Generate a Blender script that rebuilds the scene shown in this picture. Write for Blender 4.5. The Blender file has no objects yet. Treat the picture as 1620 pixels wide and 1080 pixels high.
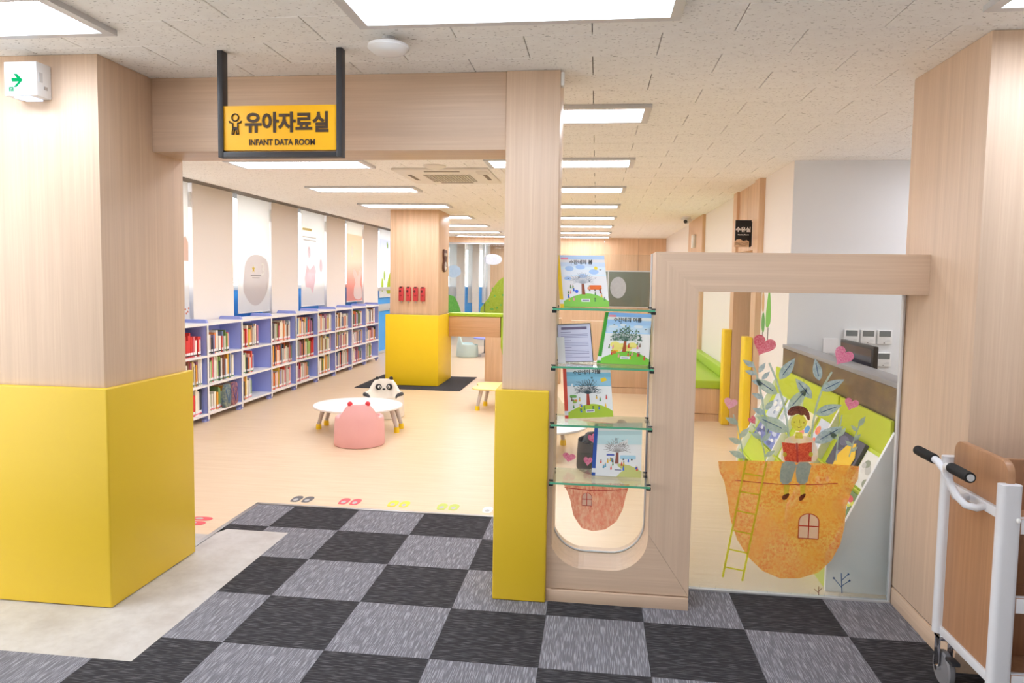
import bpy, bmesh, math, random
from mathutils import Vector, Matrix
R = math.radians
PI = math.pi
SC = bpy.context.scene
COL = SC.collection

# ---------------------------------------------------------------- camera, world, light, exposure
cam_d = bpy.data.cameras.new('camera'); cam = bpy.data.objects.new('camera', cam_d); COL.objects.link(cam)
cam_d.sensor_fit = 'HORIZONTAL'; cam_d.sensor_width = 36.0
cam_d.lens = 24.6252; cam_d.shift_x = -0.000057; cam_d.shift_y = -0.014274
cam.matrix_world = Matrix(((0.9927365, -0.0236017, 0.1179714, 1.71945), (0.1192761, 0.0648511, -0.9907409, -4.52822), (0.0157326, 0.9976158, 0.0671952, 1.73712), (0, 0, 0, 1)))
cam_d.clip_start = 0.05; cam_d.clip_end = 100
SC.camera = cam
SC.view_settings.view_transform = 'Standard'; SC.view_settings.look = 'None'
SC.view_settings.gamma = 1.0; SC.view_settings.use_curve_mapping = False
SC.view_settings.exposure = 0.0
world = bpy.data.worlds.new('overcast_sky'); SC.world = world; world.use_nodes = True
world.node_tree.nodes['Background'].inputs[0].default_value = (0.93, 0.97, 1.0, 1)
world.node_tree.nodes['Background'].inputs[1].default_value = 6.5
LAMP = 15.8
HALL = 13.8         # hall panels set dimmer to keep the left pillar front from overexposing          # radiance of the ceiling light diffusers
try:
    SC.cycles.use_denoising = True; SC.cycles.max_bounces = 10; SC.cycles.diffuse_bounces = 6; SC.cycles.transparent_max_bounces = 24
except Exception: pass
H = 2.825           # ceiling height

# ---------------------------------------------------------------- materials
def srgb(r, g, b):
    f = lambda c: (c/255/12.92) if c/255 <= .04045 else ((c/255+.055)/1.055)**2.4
    return (f(r), f(g), f(b), 1)
MATS = {}
def new_mat(name):
    m = bpy.data.materials.new(name); m.use_nodes = True
    nt = m.node_tree; b = nt.nodes['Principled BSDF']
    return m, nt, b
def plain(name, rgb, rough=.5, metal=0., spec=.5, bump=0, bscale=300):
    if name in MATS: return MATS[name]
    m, nt, b = new_mat(name)
    b.inputs['Base Color'].default_value = srgb(*rgb); b.inputs['Roughness'].default_value = rough
    b.inputs['Metallic'].default_value = metal; b.inputs['Specular IOR Level'].default_value = spec
    tc = nt.nodes.new('ShaderNodeTexCoord'); n = nt.nodes.new('ShaderNodeTexNoise'); n.inputs['Scale'].default_value = bscale
    nt.links.new(tc.outputs['Object'], n.inputs['Vector'])
    if bump:
        bp = nt.nodes.new('ShaderNodeBump'); bp.inputs['Strength'].default_value = bump; bp.inputs['Distance'].default_value = .002
        nt.links.new(n.outputs['Fac'], bp.inputs['Height']); nt.links.new(bp.outputs[0], b.inputs['Normal'])
    MATS[name] = m; return m
def mixrgb(nt, a, b, fac, blend='MIX'):
    x = nt.nodes.new('ShaderNodeMix'); x.data_type = 'RGBA'; x.blend_type = blend
    for s, v in ((0, fac), (6, a), (7, b)):
        if hasattr(v, 'is_linked') or hasattr(v, 'links'): nt.links.new(v, x.inputs[s])
        else: x.inputs[s].default_value = v
    return x.outputs[2]
def noise(nt, scale, detail=3, vec=(1, 1, 1), coord='Object', rough=.5):
    tc = nt.nodes.new('ShaderNodeTexCoord'); mp = nt.nodes.new('ShaderNodeMapping')
    mp.inputs['Scale'].default_value = vec
    n = nt.nodes.new('ShaderNodeTexNoise'); n.inputs['Scale'].default_value = scale; n.inputs['Detail'].default_value = detail; n.inputs['Roughness'].default_value = rough
    nt.links.new(tc.outputs[coord], mp.inputs[0]); nt.links.new(mp.outputs[0], n.inputs['Vector'])
    return n.outputs['Fac']
def ramp(nt, fac, stops):
    r = nt.nodes.new('ShaderNodeValToRGB'); e = r.color_ramp.elements
    while len(e) < len(stops): e.new(.5)
    for i, (p, c) in enumerate(stops): e[i].position = p; e[i].color = c
    nt.links.new(fac, r.inputs[0]); return r.outputs[0]
def wood(name, c1, c2, vec, rough=.42):
    if name in MATS: return MATS[name]
    m, nt, b = new_mat(name)
    f1 = noise(nt, 1.0, 5, vec, rough=.65); f2 = noise(nt, 1.0, 3, tuple(v*.22 for v in vec))
    c = ramp(nt, f1, [(.30, srgb(*c2)), (.5, srgb(*[(p+q)/2 for p, q in zip(c1, c2)])), (.68, srgb(*c1))])
    c = mixrgb(nt, c, srgb(*[v*.93 for v in c2]), ramp(nt, f2, [(.42, (0, 0, 0, 1)), (.75, (.55, .55, .55, 1))]))
    nt.links.new(c, b.inputs['Base Color']); b.inputs['Roughness'].default_value = rough
    bp = nt.nodes.new('ShaderNodeBump'); bp.inputs['Strength'].default_value = .12; bp.inputs['Distance'].default_value = .001
    nt.links.new(f1, bp.inputs['Height']); nt.links.new(bp.outputs[0], b.inputs['Normal'])
    MATS[name] = m; return m
OA, OB = (222, 196, 171), (210, 181, 155)
WV = wood('oak_vertical_grain', OA, OB, (105, 105, 1.5))
WX = wood('oak_cross_grain', OA, OB, (1.5, 105, 105))
WY = wood('oak_depth_grain', OA, OB, (75, 1.6, 75))
WCART = wood('beech_cart_panel', (182, 136, 100), (164, 118, 84), (60, 60, 1.5))
WFAR = wood('warm_oak_panel', (228, 194, 160), (212, 174, 138), (50, 50, 1.6))

def floor_wood():
    m, nt, b = new_mat('pale_wood_vinyl')
    f1 = noise(nt, 1.0, 4, (2.0, 28, 10)); f2 = noise(nt, .8, 2)
    c = ramp(nt, f1, [(.3, srgb(226, 200, 166)), (.7, srgb(237, 214, 184))])
    c = mixrgb(nt, c, srgb(231, 206, 173), ramp(nt, f2, [(.4, (0, 0, 0, 1)), (.7, (.5, .5, .5, 1))]))
    nt.links.new(c, b.inputs['Base Color']); b.inputs['Roughness'].default_value = .33; b.inputs['Specular IOR Level'].default_value = .45
    return m
FLOORW = floor_wood()
def vinyl():
    m, nt, b = new_mat('mottled_grey_vinyl')
    f1 = noise(nt, 3.2, 8, rough=.65); f2 = noise(nt, 22, 4)
    c = ramp(nt, f1, [(.33, srgb(180, 174, 170)), (.5, srgb(195, 191, 188)), (.66, srgb(207, 204, 202))])
    c = mixrgb(nt, c, srgb(178, 172, 166), ramp(nt, f2, [(.5, (0, 0, 0, 1)), (.72, (.35, .35, .35, 1))]))
    nt.links.new(c, b.inputs['Base Color']); b.inputs['Roughness'].default_value = .45
    return m
VINYL = vinyl()
def carpet(name, base, hi, vec, thr):
    m, nt, b = new_mat(name)
    f = noise(nt, 1.0, 1.2, vec, rough=.4); g = noise(nt, 900, 2)
    c = ramp(nt, f, [(thr, srgb(*base)), (thr+.12, srgb(*hi))])
    c = mixrgb(nt, c, srgb(*[v*.7 for v in base]), ramp(nt, g, [(.45, (0, 0, 0, 1)), (.75, (.6, .6, .6, 1))]))
    nt.links.new(c, b.inputs['Base Color']); b.inputs['Roughness'].default_value = .95; b.inputs['Specular IOR Level'].default_value = .1
    bp = nt.nodes.new('ShaderNodeBump'); bp.inputs['Strength'].default_value = .5; bp.inputs['Distance'].default_value = .003
    nt.links.new(f, bp.inputs['Height']); nt.links.new(bp.outputs[0], b.inputs['Normal'])
    return m
CARPET_D = carpet('charcoal_loop_carpet', (58, 57, 60), (104, 102, 106), (13, 240, 1), .53)
CARPET_L = carpet('grey_loop_carpet', (120, 119, 126), (168, 168, 176), (260, 11, 1), .50)
CARPET_M = carpet('dark_entrance_mat', (66, 66, 70), (84, 84, 88), (90, 90, 90), .5)
def ceil_mat():
    m, nt, b = new_mat('fissured_ceiling_board')
    f = noise(nt, 1.0, 2, (38, 110, 1), coord='Object'); g = noise(nt, 12, 3)
    spots = ramp(nt, f, [(.315, (1, 1, 1, 1)), (.36, (0, 0, 0, 1))])
    base = ramp(nt, g, [(.3, srgb(240, 238, 235)), (.7, srgb(245, 244, 241))])
    c = mixrgb(nt, base, srgb(150, 143, 138), spots)
    nt.links.new(c, b.inputs['Base Color']); b.inputs['Roughness'].default_value = .9; b.inputs['Specular IOR Level'].default_value = .2
    return m
CEIL = ceil_mat()
SEAM = plain('ceiling_joint_shadow_gap', (120, 112, 105), .9)
YEL = plain('yellow_vinyl_pad', (228, 192, 44), .42, bump=.15, bscale=500)
YEL2 = plain('deep_yellow_vinyl_pad', (248, 212, 22), .42, bump=.1)
WHITE = plain('white_paint', (236, 234, 231), .6)
WALLW = plain('warm_white_wall', (240, 234, 228), .75, bump=.05)
WALLG = plain('pale_grey_wall', (226, 228, 231), .75, bump=.05)
WALLB = plain('blind_side_wall_paint', (240, 234, 230), .8, bump=.05)
GREYM = plain('light_grey_metal', (205, 206, 208), .4, .2)
STEEL = plain('brushed_steel', (190, 190, 192), .28, .9)
CHROME = plain('chrome', (225, 225, 228), .12, 1.)
DKBAR = plain('charcoal_sign_bar', (58, 58, 62), .45, .2)
BLACK = plain('matt_black', (22, 22, 24), .5)
RUBBER = plain('grey_rubber', (130, 128, 132), .6)
GRIP = plain('black_foam_grip', (16, 16, 17), .75, bump=.6, bscale=140)
BLUE = plain('blue_window_panel', (74, 172, 252), .4)
LAV = plain('lavender_board', (158, 170, 236), .5)
WBOARD = plain('white_laminate', (240, 240, 243), .4)
LIME = plain('lime_laminate', (198, 214, 40), .45)
GREEN = plain('green_vinyl_cushion', (168, 202, 42), .45)
PINK = plain('pink_leatherette', (242, 184, 184), .5, bump=.1, bscale=400)
RED = plain('red_ear_plush', (226, 60, 72), .6)
CREAM = plain('cream_leatherette', (244, 236, 224), .5)
AQUA = plain('pale_aqua_leatherette', (196, 220, 220), .5)
MAUVE = plain('periwinkle_tabletop', (150, 160, 240), .4)
TBLW = plain('white_tabletop', (246, 245, 245), .35)
TBLY = plain('pale_yellow_tabletop', (252, 232, 150), .4)
LEGG = plain('warm_grey_leg', (206, 196, 192), .5)
FOOTY = plain('yellow_rubber_foot', (252, 214, 30), .5)
PLASTIC = plain('white_plastic', (232, 232, 232), .35)
PAPER = plain('white_paper', (240, 238, 240), .8)
STONE = plain('grey_stone_top', (150, 150, 154), .4)
def emis(name, rgb, strength):
    m = bpy.data.materials.new(name); m.use_nodes = True; nt = m.node_tree
    nt.nodes.remove(nt.nodes['Principled BSDF']); e = nt.nodes.new('ShaderNodeEmission')
    e.inputs[0].default_value = srgb(*rgb); e.inputs[1].default_value = strength
    nt.links.new(e.outputs[0], nt.nodes['Material Output'].inputs[0]); return m
LIGHTM = emis('lit_diffuser', (243, 246, 255), LAMP)
HALLM = emis('lit_hall_diffuser', (231, 241, 255), HALL)
EXITM = emis('lit_exit_face', (236, 240, 255), 1.25)
EXITG = emis('lit_exit_green', (20, 215, 130), .9)
LEDB = emis('blue_status_led', (60, 130, 255), 2.0)
def bark():
    m, nt, b = new_mat('speckled_brown_counter_front')
    f = noise(nt, 3.2, 6, (1, 1, 2.0)); g = noise(nt, 160, 2)
    c = ramp(nt, f, [(.32, srgb(74, 56, 42)), (.5, srgb(104, 84, 62)), (.62, srgb(122, 104, 58)), (.74, srgb(110, 92, 74))])
    c = mixrgb(nt, c, srgb(190, 180, 165), ramp(nt, g, [(.68, (0, 0, 0, 1)), (.74, (.8, .8, .8, 1))]))
    nt.links.new(c, b.inputs['Base Color']); b.inputs['Roughness'].default_value = .35; return m
BARK = bark()
def schlick(nt, f0):
    lw = nt.nodes.new('ShaderNodeLayerWeight'); pw = nt.nodes.new('ShaderNodeMath'); pw.operation = 'POWER'
    nt.links.new(lw.outputs['Facing'], pw.inputs[0]); pw.inputs[1].default_value = 5
    ma = nt.nodes.new('ShaderNodeMath'); ma.operation = 'MULTIPLY_ADD'; nt.links.new(pw.outputs[0], ma.inputs[0])
    ma.inputs[1].default_value = .9; ma.inputs[2].default_value = f0
    return ma.outputs[0]
def glass(name, tint, refl=.06, through=.94):
    m = bpy.data.materials.new(name); m.use_nodes = True; nt = m.node_tree
    nt.nodes.remove(nt.nodes['Principled BSDF'])
    t = nt.nodes.new('ShaderNodeBsdfTransparent'); t.inputs[0].default_value = tint
    g = nt.nodes.new('ShaderNodeBsdfGlossy'); g.inputs['Roughness'].default_value = .02
    f = schlick(nt, .035)
    mx = nt.nodes.new('ShaderNodeMixShader')
    nt.links.new(f, mx.inputs[0]); nt.links.new(t.outputs[0], mx.inputs[1]); nt.links.new(g.outputs[0], mx.inputs[2])
    nt.links.new(mx.outputs[0], nt.nodes['Material Output'].inputs[0]); return m
GLASS = glass('clear_pane', (.965, .98, .975, 1))
GLASSW = glass('window_glass', (.97, .98, .985, 1))
GLASSD = glass('tinted_pane', (.72, .75, .70, 1))
GEDGE = plain('green_glass_edge', (84, 164, 128), .15)
def shelf_glass():
    m = bpy.data.materials.new('glass_shelf_face'); m.use_nodes = True; nt = m.node_tree
    nt.nodes.remove(nt.nodes['Principled BSDF'])
    t = nt.nodes.new('ShaderNodeBsdfTransparent'); t.inputs[0].default_value = (.9, .97, .94, 1)
    g = nt.nodes.new('ShaderNodeBsdfGlossy'); g.inputs['Roughness'].default_value = .03
    f = schlick(nt, .05)
    mx = nt.nodes.new('ShaderNodeMixShader')
    nt.links.new(f, mx.inputs[0]); nt.links.new(t.outputs[0], mx.inputs[1]); nt.links.new(g.outputs[0], mx.inputs[2])
    nt.links.new(mx.outputs[0], nt.nodes['Material Output'].inputs[0]); return m
SGLASS = shelf_glass()
def film(name, c1, c2, alpha, scale=60, vec=(1, 1, 1), lo=.35, hi=.65, c3=None):
    """printed film on glass: two crayon tones, partly see-through"""
    m = bpy.data.materials.new(name); m.use_nodes = True; nt = m.node_tree; b = nt.nodes['Principled BSDF']
    f = noise(nt, scale, 5, vec, rough=.7)
    stops = [(lo, srgb(*c1)), (hi, srgb(*c2))]
    c = ramp(nt, f, stops)
    if c3: c = mixrgb(nt, c, srgb(*c3), ramp(nt, noise(nt, 5, 3), [(.42, (0, 0, 0, 1)), (.62, (.8, .8, .8, 1))]))
    nt.links.new(c, b.inputs['Base Color']); b.inputs['Roughness'].default_value = .6
    t = nt.nodes.new('ShaderNodeBsdfTranslucent'); nt.links.new(c, t.inputs[0])
    m1 = nt.nodes.new('ShaderNodeMixShader'); m1.inputs[0].default_value = .5
    nt.links.new(b.outputs[0], m1.inputs[1]); nt.links.new(t.outputs[0], m1.inputs[2])
    tr = nt.nodes.new('ShaderNodeBsdfTransparent'); m2 = nt.nodes.new('ShaderNodeMixShader'); m2.inputs[0].default_value = alpha
    nt.links.new(tr.outputs[0], m2.inputs[1]); nt.links.new(m1.outputs[0], m2.inputs[2])
    nt.links.new(m2.outputs[0], nt.nodes['Material Output'].inputs[0])
    return m
F_POT = film('orange_crayon_film', (238, 122, 40), (254, 214, 116), .88, 75, c3=(250, 176, 74))
F_POTP = film('terracotta_crayon_film', (222, 112, 88), (246, 196, 164), .9, 90, (1, 1, .4))
F_HEART = film('crimson_crayon_film', (206, 40, 82), (238, 150, 170), .93, 120)
F_HEARTP = film('pink_crayon_film', (222, 90, 150), (240, 170, 196), .93, 120)
F_HEARTL = film('pale_pink_crayon_film', (236, 150, 190), (246, 200, 212), .85, 120)
F_LEAF = film('blue_grey_leaf_film', (146, 172, 182), (188, 208, 214), .92, 60)
F_LEAFG = film('sage_leaf_film', (160, 186, 176), (190, 208, 198), .88, 60)
F_VEIN = film('dark_blue_line_film', (50, 74, 120), (76, 104, 150), .95, 60)
F_LADDER = film('lime_line_film', (214, 214, 40), (232, 228, 70), .95, 60)
F_SKIN = film('yellow_green_film', (216, 212, 60), (232, 226, 100), .96, 60)
F_HAIR = film('brown_hair_film', (70, 30, 24), (150, 84, 70), .98, 160)
F_SHIRT = film('pale_shirt_film', (236, 226, 206), (246, 206, 180), .75, 40)
F_BOOK = film('red_orange_crayon_film', (206, 54, 34), (240, 120, 80), .97, 120)
F_RED = film('dark_red_line_film', (176, 48, 50), (200, 70, 64), .95, 60)
F_BROWN = film('brown_line_film', (92, 44, 30), (130, 66, 44), .97, 60)
F_JEAN = film('pale_blue_film', (150, 184, 190), (172, 202, 204), .95, 60)
F_CLEAR = film('frosted_light_film', (240, 240, 236), (250, 250, 248), .7, 20)
F_CIRC = film('frosted_circle_film', (214, 216, 222), (228, 230, 234), .85, 20)
F_GREEN = film('green_tree_film', (110, 190, 90), (140, 210, 110), .9, 30)
F_GREEN2 = film('olive_tree_film', (168, 190, 60), (190, 206, 84), .9, 30)
F_SKY = film('pale_blue_cloud_film', (190, 216, 240), (206, 226, 244), .6, 20)
def gradient_film():
    m = bpy.data.materials.new('streaked_blue_gradient_film'); m.use_nodes = True; nt = m.node_tree; b = nt.nodes['Principled BSDF']
    f = noise(nt, 1.0, 4, (160, 160, 3), rough=.7)
    c = ramp(nt, f, [(.35, srgb(150, 190, 214)), (.65, srgb(226, 238, 232))])
    nt.links.new(c, b.inputs['Base Color']); b.inputs['Roughness'].default_value = .7
    tc = nt.nodes.new('ShaderNodeTexCoord'); sp = nt.nodes.new('ShaderNodeSeparateXYZ'); nt.links.new(tc.outputs['Generated'], sp.inputs[0])
    a = ramp(nt, sp.outputs[2], [(0, (.30, .30, .30, 1)), (.5, (.17, .17, .17, 1)), (1, (0, 0, 0, 1))])
    tl = nt.nodes.new('ShaderNodeBsdfTranslucent'); nt.links.new(c, tl.inputs[0])
    m1 = nt.nodes.new('ShaderNodeMixShader'); m1.inputs[0].default_value = .35
    nt.links.new(b.outputs[0], m1.inputs[1]); nt.links.new(tl.outputs[0], m1.inputs[2])
    tr = nt.nodes.new('ShaderNodeBsdfTransparent'); m2 = nt.nodes.new('ShaderNodeMixShader')
    nt.links.new(a, m2.inputs[0]); nt.links.new(tr.outputs[0], m2.inputs[1]); nt.links.new(m1.outputs[0], m2.inputs[2])
    nt.links.new(m2.outputs[0], nt.nodes['Material Output'].inputs[0]); return m
F_GRAD = gradient_film()
def blind_mat(name, rgb, grad=None):
    m = bpy.data.materials.new(name); m.use_nodes = True; nt = m.node_tree; b = nt.nodes['Principled BSDF']
    b.inputs['Roughness'].default_value = .8
    t = nt.nodes.new('ShaderNodeBsdfTranslucent'); mx = nt.nodes.new('ShaderNodeMixShader'); mx.inputs[0].default_value = .4
    if grad:
        tc = nt.nodes.new('ShaderNodeTexCoord'); sp = nt.nodes.new('ShaderNodeSeparateXYZ'); nt.links.new(tc.outputs['Generated'], sp.inputs[0])
        c = ramp(nt, sp.outputs[2], [(p, srgb(*q)) for p, q in grad])
        nt.links.new(c, b.inputs['Base Color']); nt.links.new(c, t.inputs[0])
    else:
        b.inputs['Base Color'].default_value = srgb(*rgb); t.inputs[0].default_value = srgb(*rgb)
    nt.links.new(b.outputs[0], mx.inputs[1]); nt.links.new(t.outputs[0], mx.inputs[2])
    nt.links.new(mx.outputs[0], nt.nodes['Material Output'].inputs[0]); return m

# ---------------------------------------------------------------- mesh helpers
class MB:
    def __init__(s): s.v = []; s.f = []; s.mi = []; s.mats = []
    def m(s, mat):
        if mat not in s.mats: s.mats.append(mat)
        return s.mats.index(mat)
    def add(s, vs, fs, mat):
        o = len(s.v); s.v += [tuple(v) for v in vs]; k = s.m(mat)
        for f in fs: s.f.append(tuple(i+o for i in f)); s.mi.append(k)
        return s
    def box(s, x0, x1, y0, y1, z0, z1, mat):
        v = [(x0,y0,z0),(x1,y0,z0),(x1,y1,z0),(x0,y1,z0),(x0,y0,z1),(x1,y0,z1),(x1,y1,z1),(x0,y1,z1)]
        return s.add(v, [(0,3,2,1),(4,5,6,7),(0,1,5,4),(1,2,6,5),(2,3,7,6),(3,0,4,7)], mat)
    def prism(s, poly, axis, a, b, mat):
        """poly in the two other axes (in order), extruded along axis from a to b"""
        def P(u, v, w): return {'x': (w,u,v), 'y': (u,w,v), 'z': (u,v,w)}[axis]
        n = len(poly); vs = [P(u,v,a) for u,v in poly]+[P(u,v,b) for u,v in poly]
        fs = [tuple(range(n-1,-1,-1)), tuple(range(n,2*n))]+[(i,(i+1)%n,n+(i+1)%n,n+i) for i in range(n)]
        return s.add(vs, fs, mat)
    def tube(s, path, r, mat, n=10, caps=True):
        P = [Vector(p) for p in path]; rr = r if isinstance(r, (list, tuple)) else [r]*len(P)
        vs = []; fs = []; up = None
        for i, p in enumerate(P):
            t = ((P[min(i+1,len(P)-1)]-p).normalized()+(p-P[max(i-1,0)]).normalized())
            t = t.normalized() if t.length > 1e-9 else Vector((0,0,1))
            if up is None: up = Vector((0,0,1)) if abs(t.z) < .9 else Vector((1,0,0))
            a = t.cross(up).normalized(); b = a.cross(t).normalized(); up = b
            for k in range(n):
                w = 2*PI*k/n; vs.append(p+a*math.cos(w)*rr[i]+b*math.sin(w)*rr[i])
        for i in range(len(P)-1):
            for k in range(n):
                fs.append((i*n+k, i*n+(k+1)%n, (i+1)*n+(k+1)%n, (i+1)*n+k))
        if caps: fs += [tuple(range(n-1,-1,-1)), tuple(range((len(P)-1)*n, len(P)*n))]
        return s.add(vs, fs, mat)
    def lathe(s, prof, c, mat, n=24, axis='z'):
        vs = []; fs = []
        for r, h in prof:
            for k in range(n):
                w = 2*PI*k/n; u, v = r*math.cos(w), r*math.sin(w)
                d = {'z': (u,v,h), 'y': (u,h,v), 'x': (h,u,v)}[axis]; vs.append((c[0]+d[0], c[1]+d[1], c[2]+d[2]))
        for i in range(len(prof)-1):
            for k in range(n): fs.append((i*n+k, i*n+(k+1)%n, (i+1)*n+(k+1)%n, (i+1)*n+k))
        fs += [tuple(range(n-1,-1,-1)), tuple(range((len(prof)-1)*n, len(prof)*n))]
        return s.add(vs, fs, mat)
    def ball(s, c, rad, mat, nu=14, nv=9):
        prof = [(math.sin(PI*i/nv) or 1e-4, -math.cos(PI*i/nv)) for i in range(nv+1)]
        vs = []; fs = []
        for r, h in prof:
            for k in range(nu):
                w = 2*PI*k/nu; vs.append((c[0]+rad[0]*max(r,1e-3)*math.cos(w), c[1]+rad[1]*max(r,1e-3)*math.sin(w), c[2]+rad[2]*h))
        for i in range(nv):
            for k in range(nu): fs.append((i*nu+k, i*nu+(k+1)%nu, (i+1)*nu+(k+1)%nu, (i+1)*nu+k))
        fs += [tuple(range(nu-1,-1,-1)), tuple(range(nv*nu,(nv+1)*nu))]
        return s.add(vs, fs, mat)
    def face(s, pts, mat): return s.add(pts, [tuple(range(len(pts)))], mat)
    def mesh(s, name, bev=0, seg=2, smooth=None):
        me = bpy.data.meshes.new(name); me.from_pydata(s.v, [], s.f)
        for m in s.mats: me.materials.append(m)
        me.polygons.foreach_set('material_index', s.mi)
        bm = bmesh.new(); bm.from_mesh(me)
        bmesh.ops.recalc_face_normals(bm, faces=bm.faces)
        if bev:
            es = [e for e in bm.edges if len(e.link_faces) == 2 and e.calc_face_angle(0) > R(35)]
            bmesh.ops.bevel(bm, geom=es, offset=bev, segments=seg, profile=.5, affect='EDGES', clamp_overlap=True)
        bm.to_mesh(me); bm.free()
        if smooth or bev:
            me.polygons.foreach_set('use_smooth', [True]*len(me.polygons))
            me.set_sharp_from_angle(angle=R(smooth or 40))
        return me
    def build(s, name, parent=None, bev=0, seg=2, smooth=None, org=None):
        if org is not None:
            s.v = [(v[0]-org[0], v[1]-org[1], v[2]-org[2]) for v in s.v]
        o = bpy.data.objects.new(name, s.mesh(name, bev, seg, smooth)); COL.objects.link(o)
        if parent is not None: o.parent = parent
        if org is not None: o.location = org
        return o
def tag(o, label=None, cat=None, group=None, kind=None):
    if label: o['label'] = label
    if cat: o['category'] = cat
    if group: o['group'] = group
    if kind: o['kind'] = kind
    return o
def thing(name, loc, label, cat, group=None, rz=0):
    o = bpy.data.objects.new(name, None); COL.objects.link(o); o.location = loc; o.rotation_euler = (0, 0, rz)
    o.empty_display_size = .1
    return tag(o, label, cat, group)
def struct(name, mb, label=None, parent=None, bev=0, **k):
    o = mb.build(name, parent, bev, **k)
    if parent is None: tag(o, label, None, None, 'structure')
    return o
def B(*a): return MB().box(*a)
def copy_tree(o, parent=None):
    c = o.copy(); COL.objects.link(c)
    if parent is not None: c.parent = parent
    for ch in list(o.children): copy_tree(ch, c)
    return c
def text(name, body, size, loc, mat, parent=None, rot=(PI/2, 0, 0), align='CENTER', bold=0., ext=.001, sx=1.0, space=1.0):
    cu = bpy.data.curves.new(name, 'FONT'); cu.body = body; cu.size = size; cu.align_x = align; cu.align_y = 'CENTER'
    cu.extrude = ext; cu.offset = bold; cu.resolution_u = 3; cu.space_character = space
    t = bpy.data.objects.new(name, cu); COL.objects.link(t)
    bpy.context.view_layer.update()
    me = bpy.data.meshes.new_from_object(t.evaluated_get(bpy.context.evaluated_depsgraph_get()))
    bpy.data.objects.remove(t); me.materials.clear(); me.materials.append(mat)
    o = bpy.data.objects.new(name, me); COL.objects.link(o)
    o.rotation_euler = rot; o.scale = (sx, 1, 1); o.location = loc
    if parent is not None: o.parent = parent
    return o
def ellipse(cx, cy, rx, ry, n=20, rot=0):
    return [(cx+rx*math.cos(2*PI*k/n)*math.cos(rot)-ry*math.sin(2*PI*k/n)*math.sin(rot),
             cy+rx*math.cos(2*PI*k/n)*math.sin(rot)+ry*math.sin(2*PI*k/n)*math.cos(rot)) for k in range(n)]
def rrect(x0, x1, y0, y1, r, n=5, corners=(1, 1, 1, 1)):
    out = []
    for (cx, cy, a), on in zip(((x1-r, y1-r, 0), (x0+r, y1-r, 90), (x0+r, y0+r, 180), (x1-r, y0+r, 270)), corners):
        if on: out += [(cx+r*math.cos(R(a+90*k/n)), cy+r*math.sin(R(a+90*k/n))) for k in range(n+1)]
        else: out.append({0: (x1, y1), 90: (x0, y1), 180: (x0, y0), 270: (x1, y0)}[a])
    return out
def woff(o):
    v = Vector((0, 0, 0))
    while o is not None: v += Vector(o.location); o = o.parent
    return v
def part(name, mb, parent, bev=0, seg=2, smooth=None, label=None, kind=None):
    """a part whose mesh was laid out in room coordinates, hung under its (unrotated) thing"""
    w = woff(parent); mb.v = [(v[0]-w.x, v[1]-w.y, v[2]-w.z) for v in mb.v]
    return tag(mb.build(name, parent, bev, seg, smooth), label, kind=kind)
def whole(name, mb, loc, label, cat, group=None, bev=0, seg=2, smooth=None):
    """a one-piece thing laid out in room coordinates, origin at its base"""
    return tag(mb.build(name, None, bev, seg, smooth, org=loc), label, cat, group)

# ================================================================ THE ROOM SHELL
# floor: sub-floor, pale wood vinyl of the children's room, grey vinyl, carpet tiles
floor = struct('floor', B(-8, 8, -12, 22, -.2, -.012, plain('screed', (90, 88, 86), .9)), 'level floor of the library')
part('wood_floor', MB().prism([(-3.4,-.205),(-.81,-.205),(-.81,.455),(1.235,.455),(1.235,-.56),(3.6,-.56),(8,-.56),(8,22),(-3.4,22)], 'z', -.011, 0, FLOORW), floor,
     label='pale wood-look vinyl flooring of the children room')
part('grey_vinyl', MB().prism([(-6,-1.716),(-.312,-1.716),(-.312,-.09),(-.755,-.09),(-.80,-.205),(-6,-.205)], 'z', -.011, .001, VINYL), floor, label='mottled pale grey vinyl around the left pillar')
part('hall_floor', B(-8, 8, -9, -3.0, -.011, .001, plain('pale_bounce_floor', (214, 208, 200), .45)), floor, label='unseen hall floor behind the viewer, made pale to bounce light up')  # unseen floor, made pale so it bounces light onto the ceiling
def clip(r, h):
    """rectangle r minus rectangle h"""
    x0, x1, y0, y1 = r; a0, a1, b0, b1 = h
    if a0 >= x1 or a1 <= x0 or b0 >= y1 or b1 <= y0: return [r]
    out = []
    if b1 < y1: out.append((x0, x1, b1, y1))
    if b0 > y0: out.append((x0, x1, y0, b0))
    m0, m1 = max(y0, b0), min(y1, b1)
    if a0 > x0: out.append((x0, a0, m0, m1))
    if a1 < x1: out.append((a1, x1, m0, m1))
    return out
holes = [(-9, -.312, -1.716, -.09), (-9, -.785, -.3, 2), (1.232, 9, -.56, 2), (3.36, 9, -1.26, 2), (-9, 9, .435, 2)]
tiles = {}
for ix in range(-6, 10):
    for iy in range(-6, 1):
        rs = [(ix*.5+.0008, ix*.5+.4992, iy*.5+.0008, iy*.5+.4992)]
        for h in holes: rs = [q for r in rs for q in clip(r, h)]
        rs = [r for r in rs if r[1]-r[0] > .004 and r[3]-r[2] > .004]
        if not rs: continue
        mat = CARPET_L if (ix+iy) % 2 == 0 else CARPET_D
        cx, cy = ix*.5+.25, iy*.5+.25; key = (len(rs) == 1 and rs[0][1]-rs[0][0] > .49 and rs[0][3]-rs[0][2] > .49, mat.name)
        if key[0] and key in tiles: me = tiles[key]
        else:
            mb = MB()
            for r in rs: mb.box(r[0]-cx, r[1]-cx, r[2]-cy, r[3]-cy, -.011, .0025, mat)
            me = mb.mesh('carpet_tile')
            if key[0]: tiles[key] = me
        o = bpy.data.objects.new('carpet_tile', me); COL.objects.link(o); o.parent = floor; o.location = (cx, cy, 0)
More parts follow.
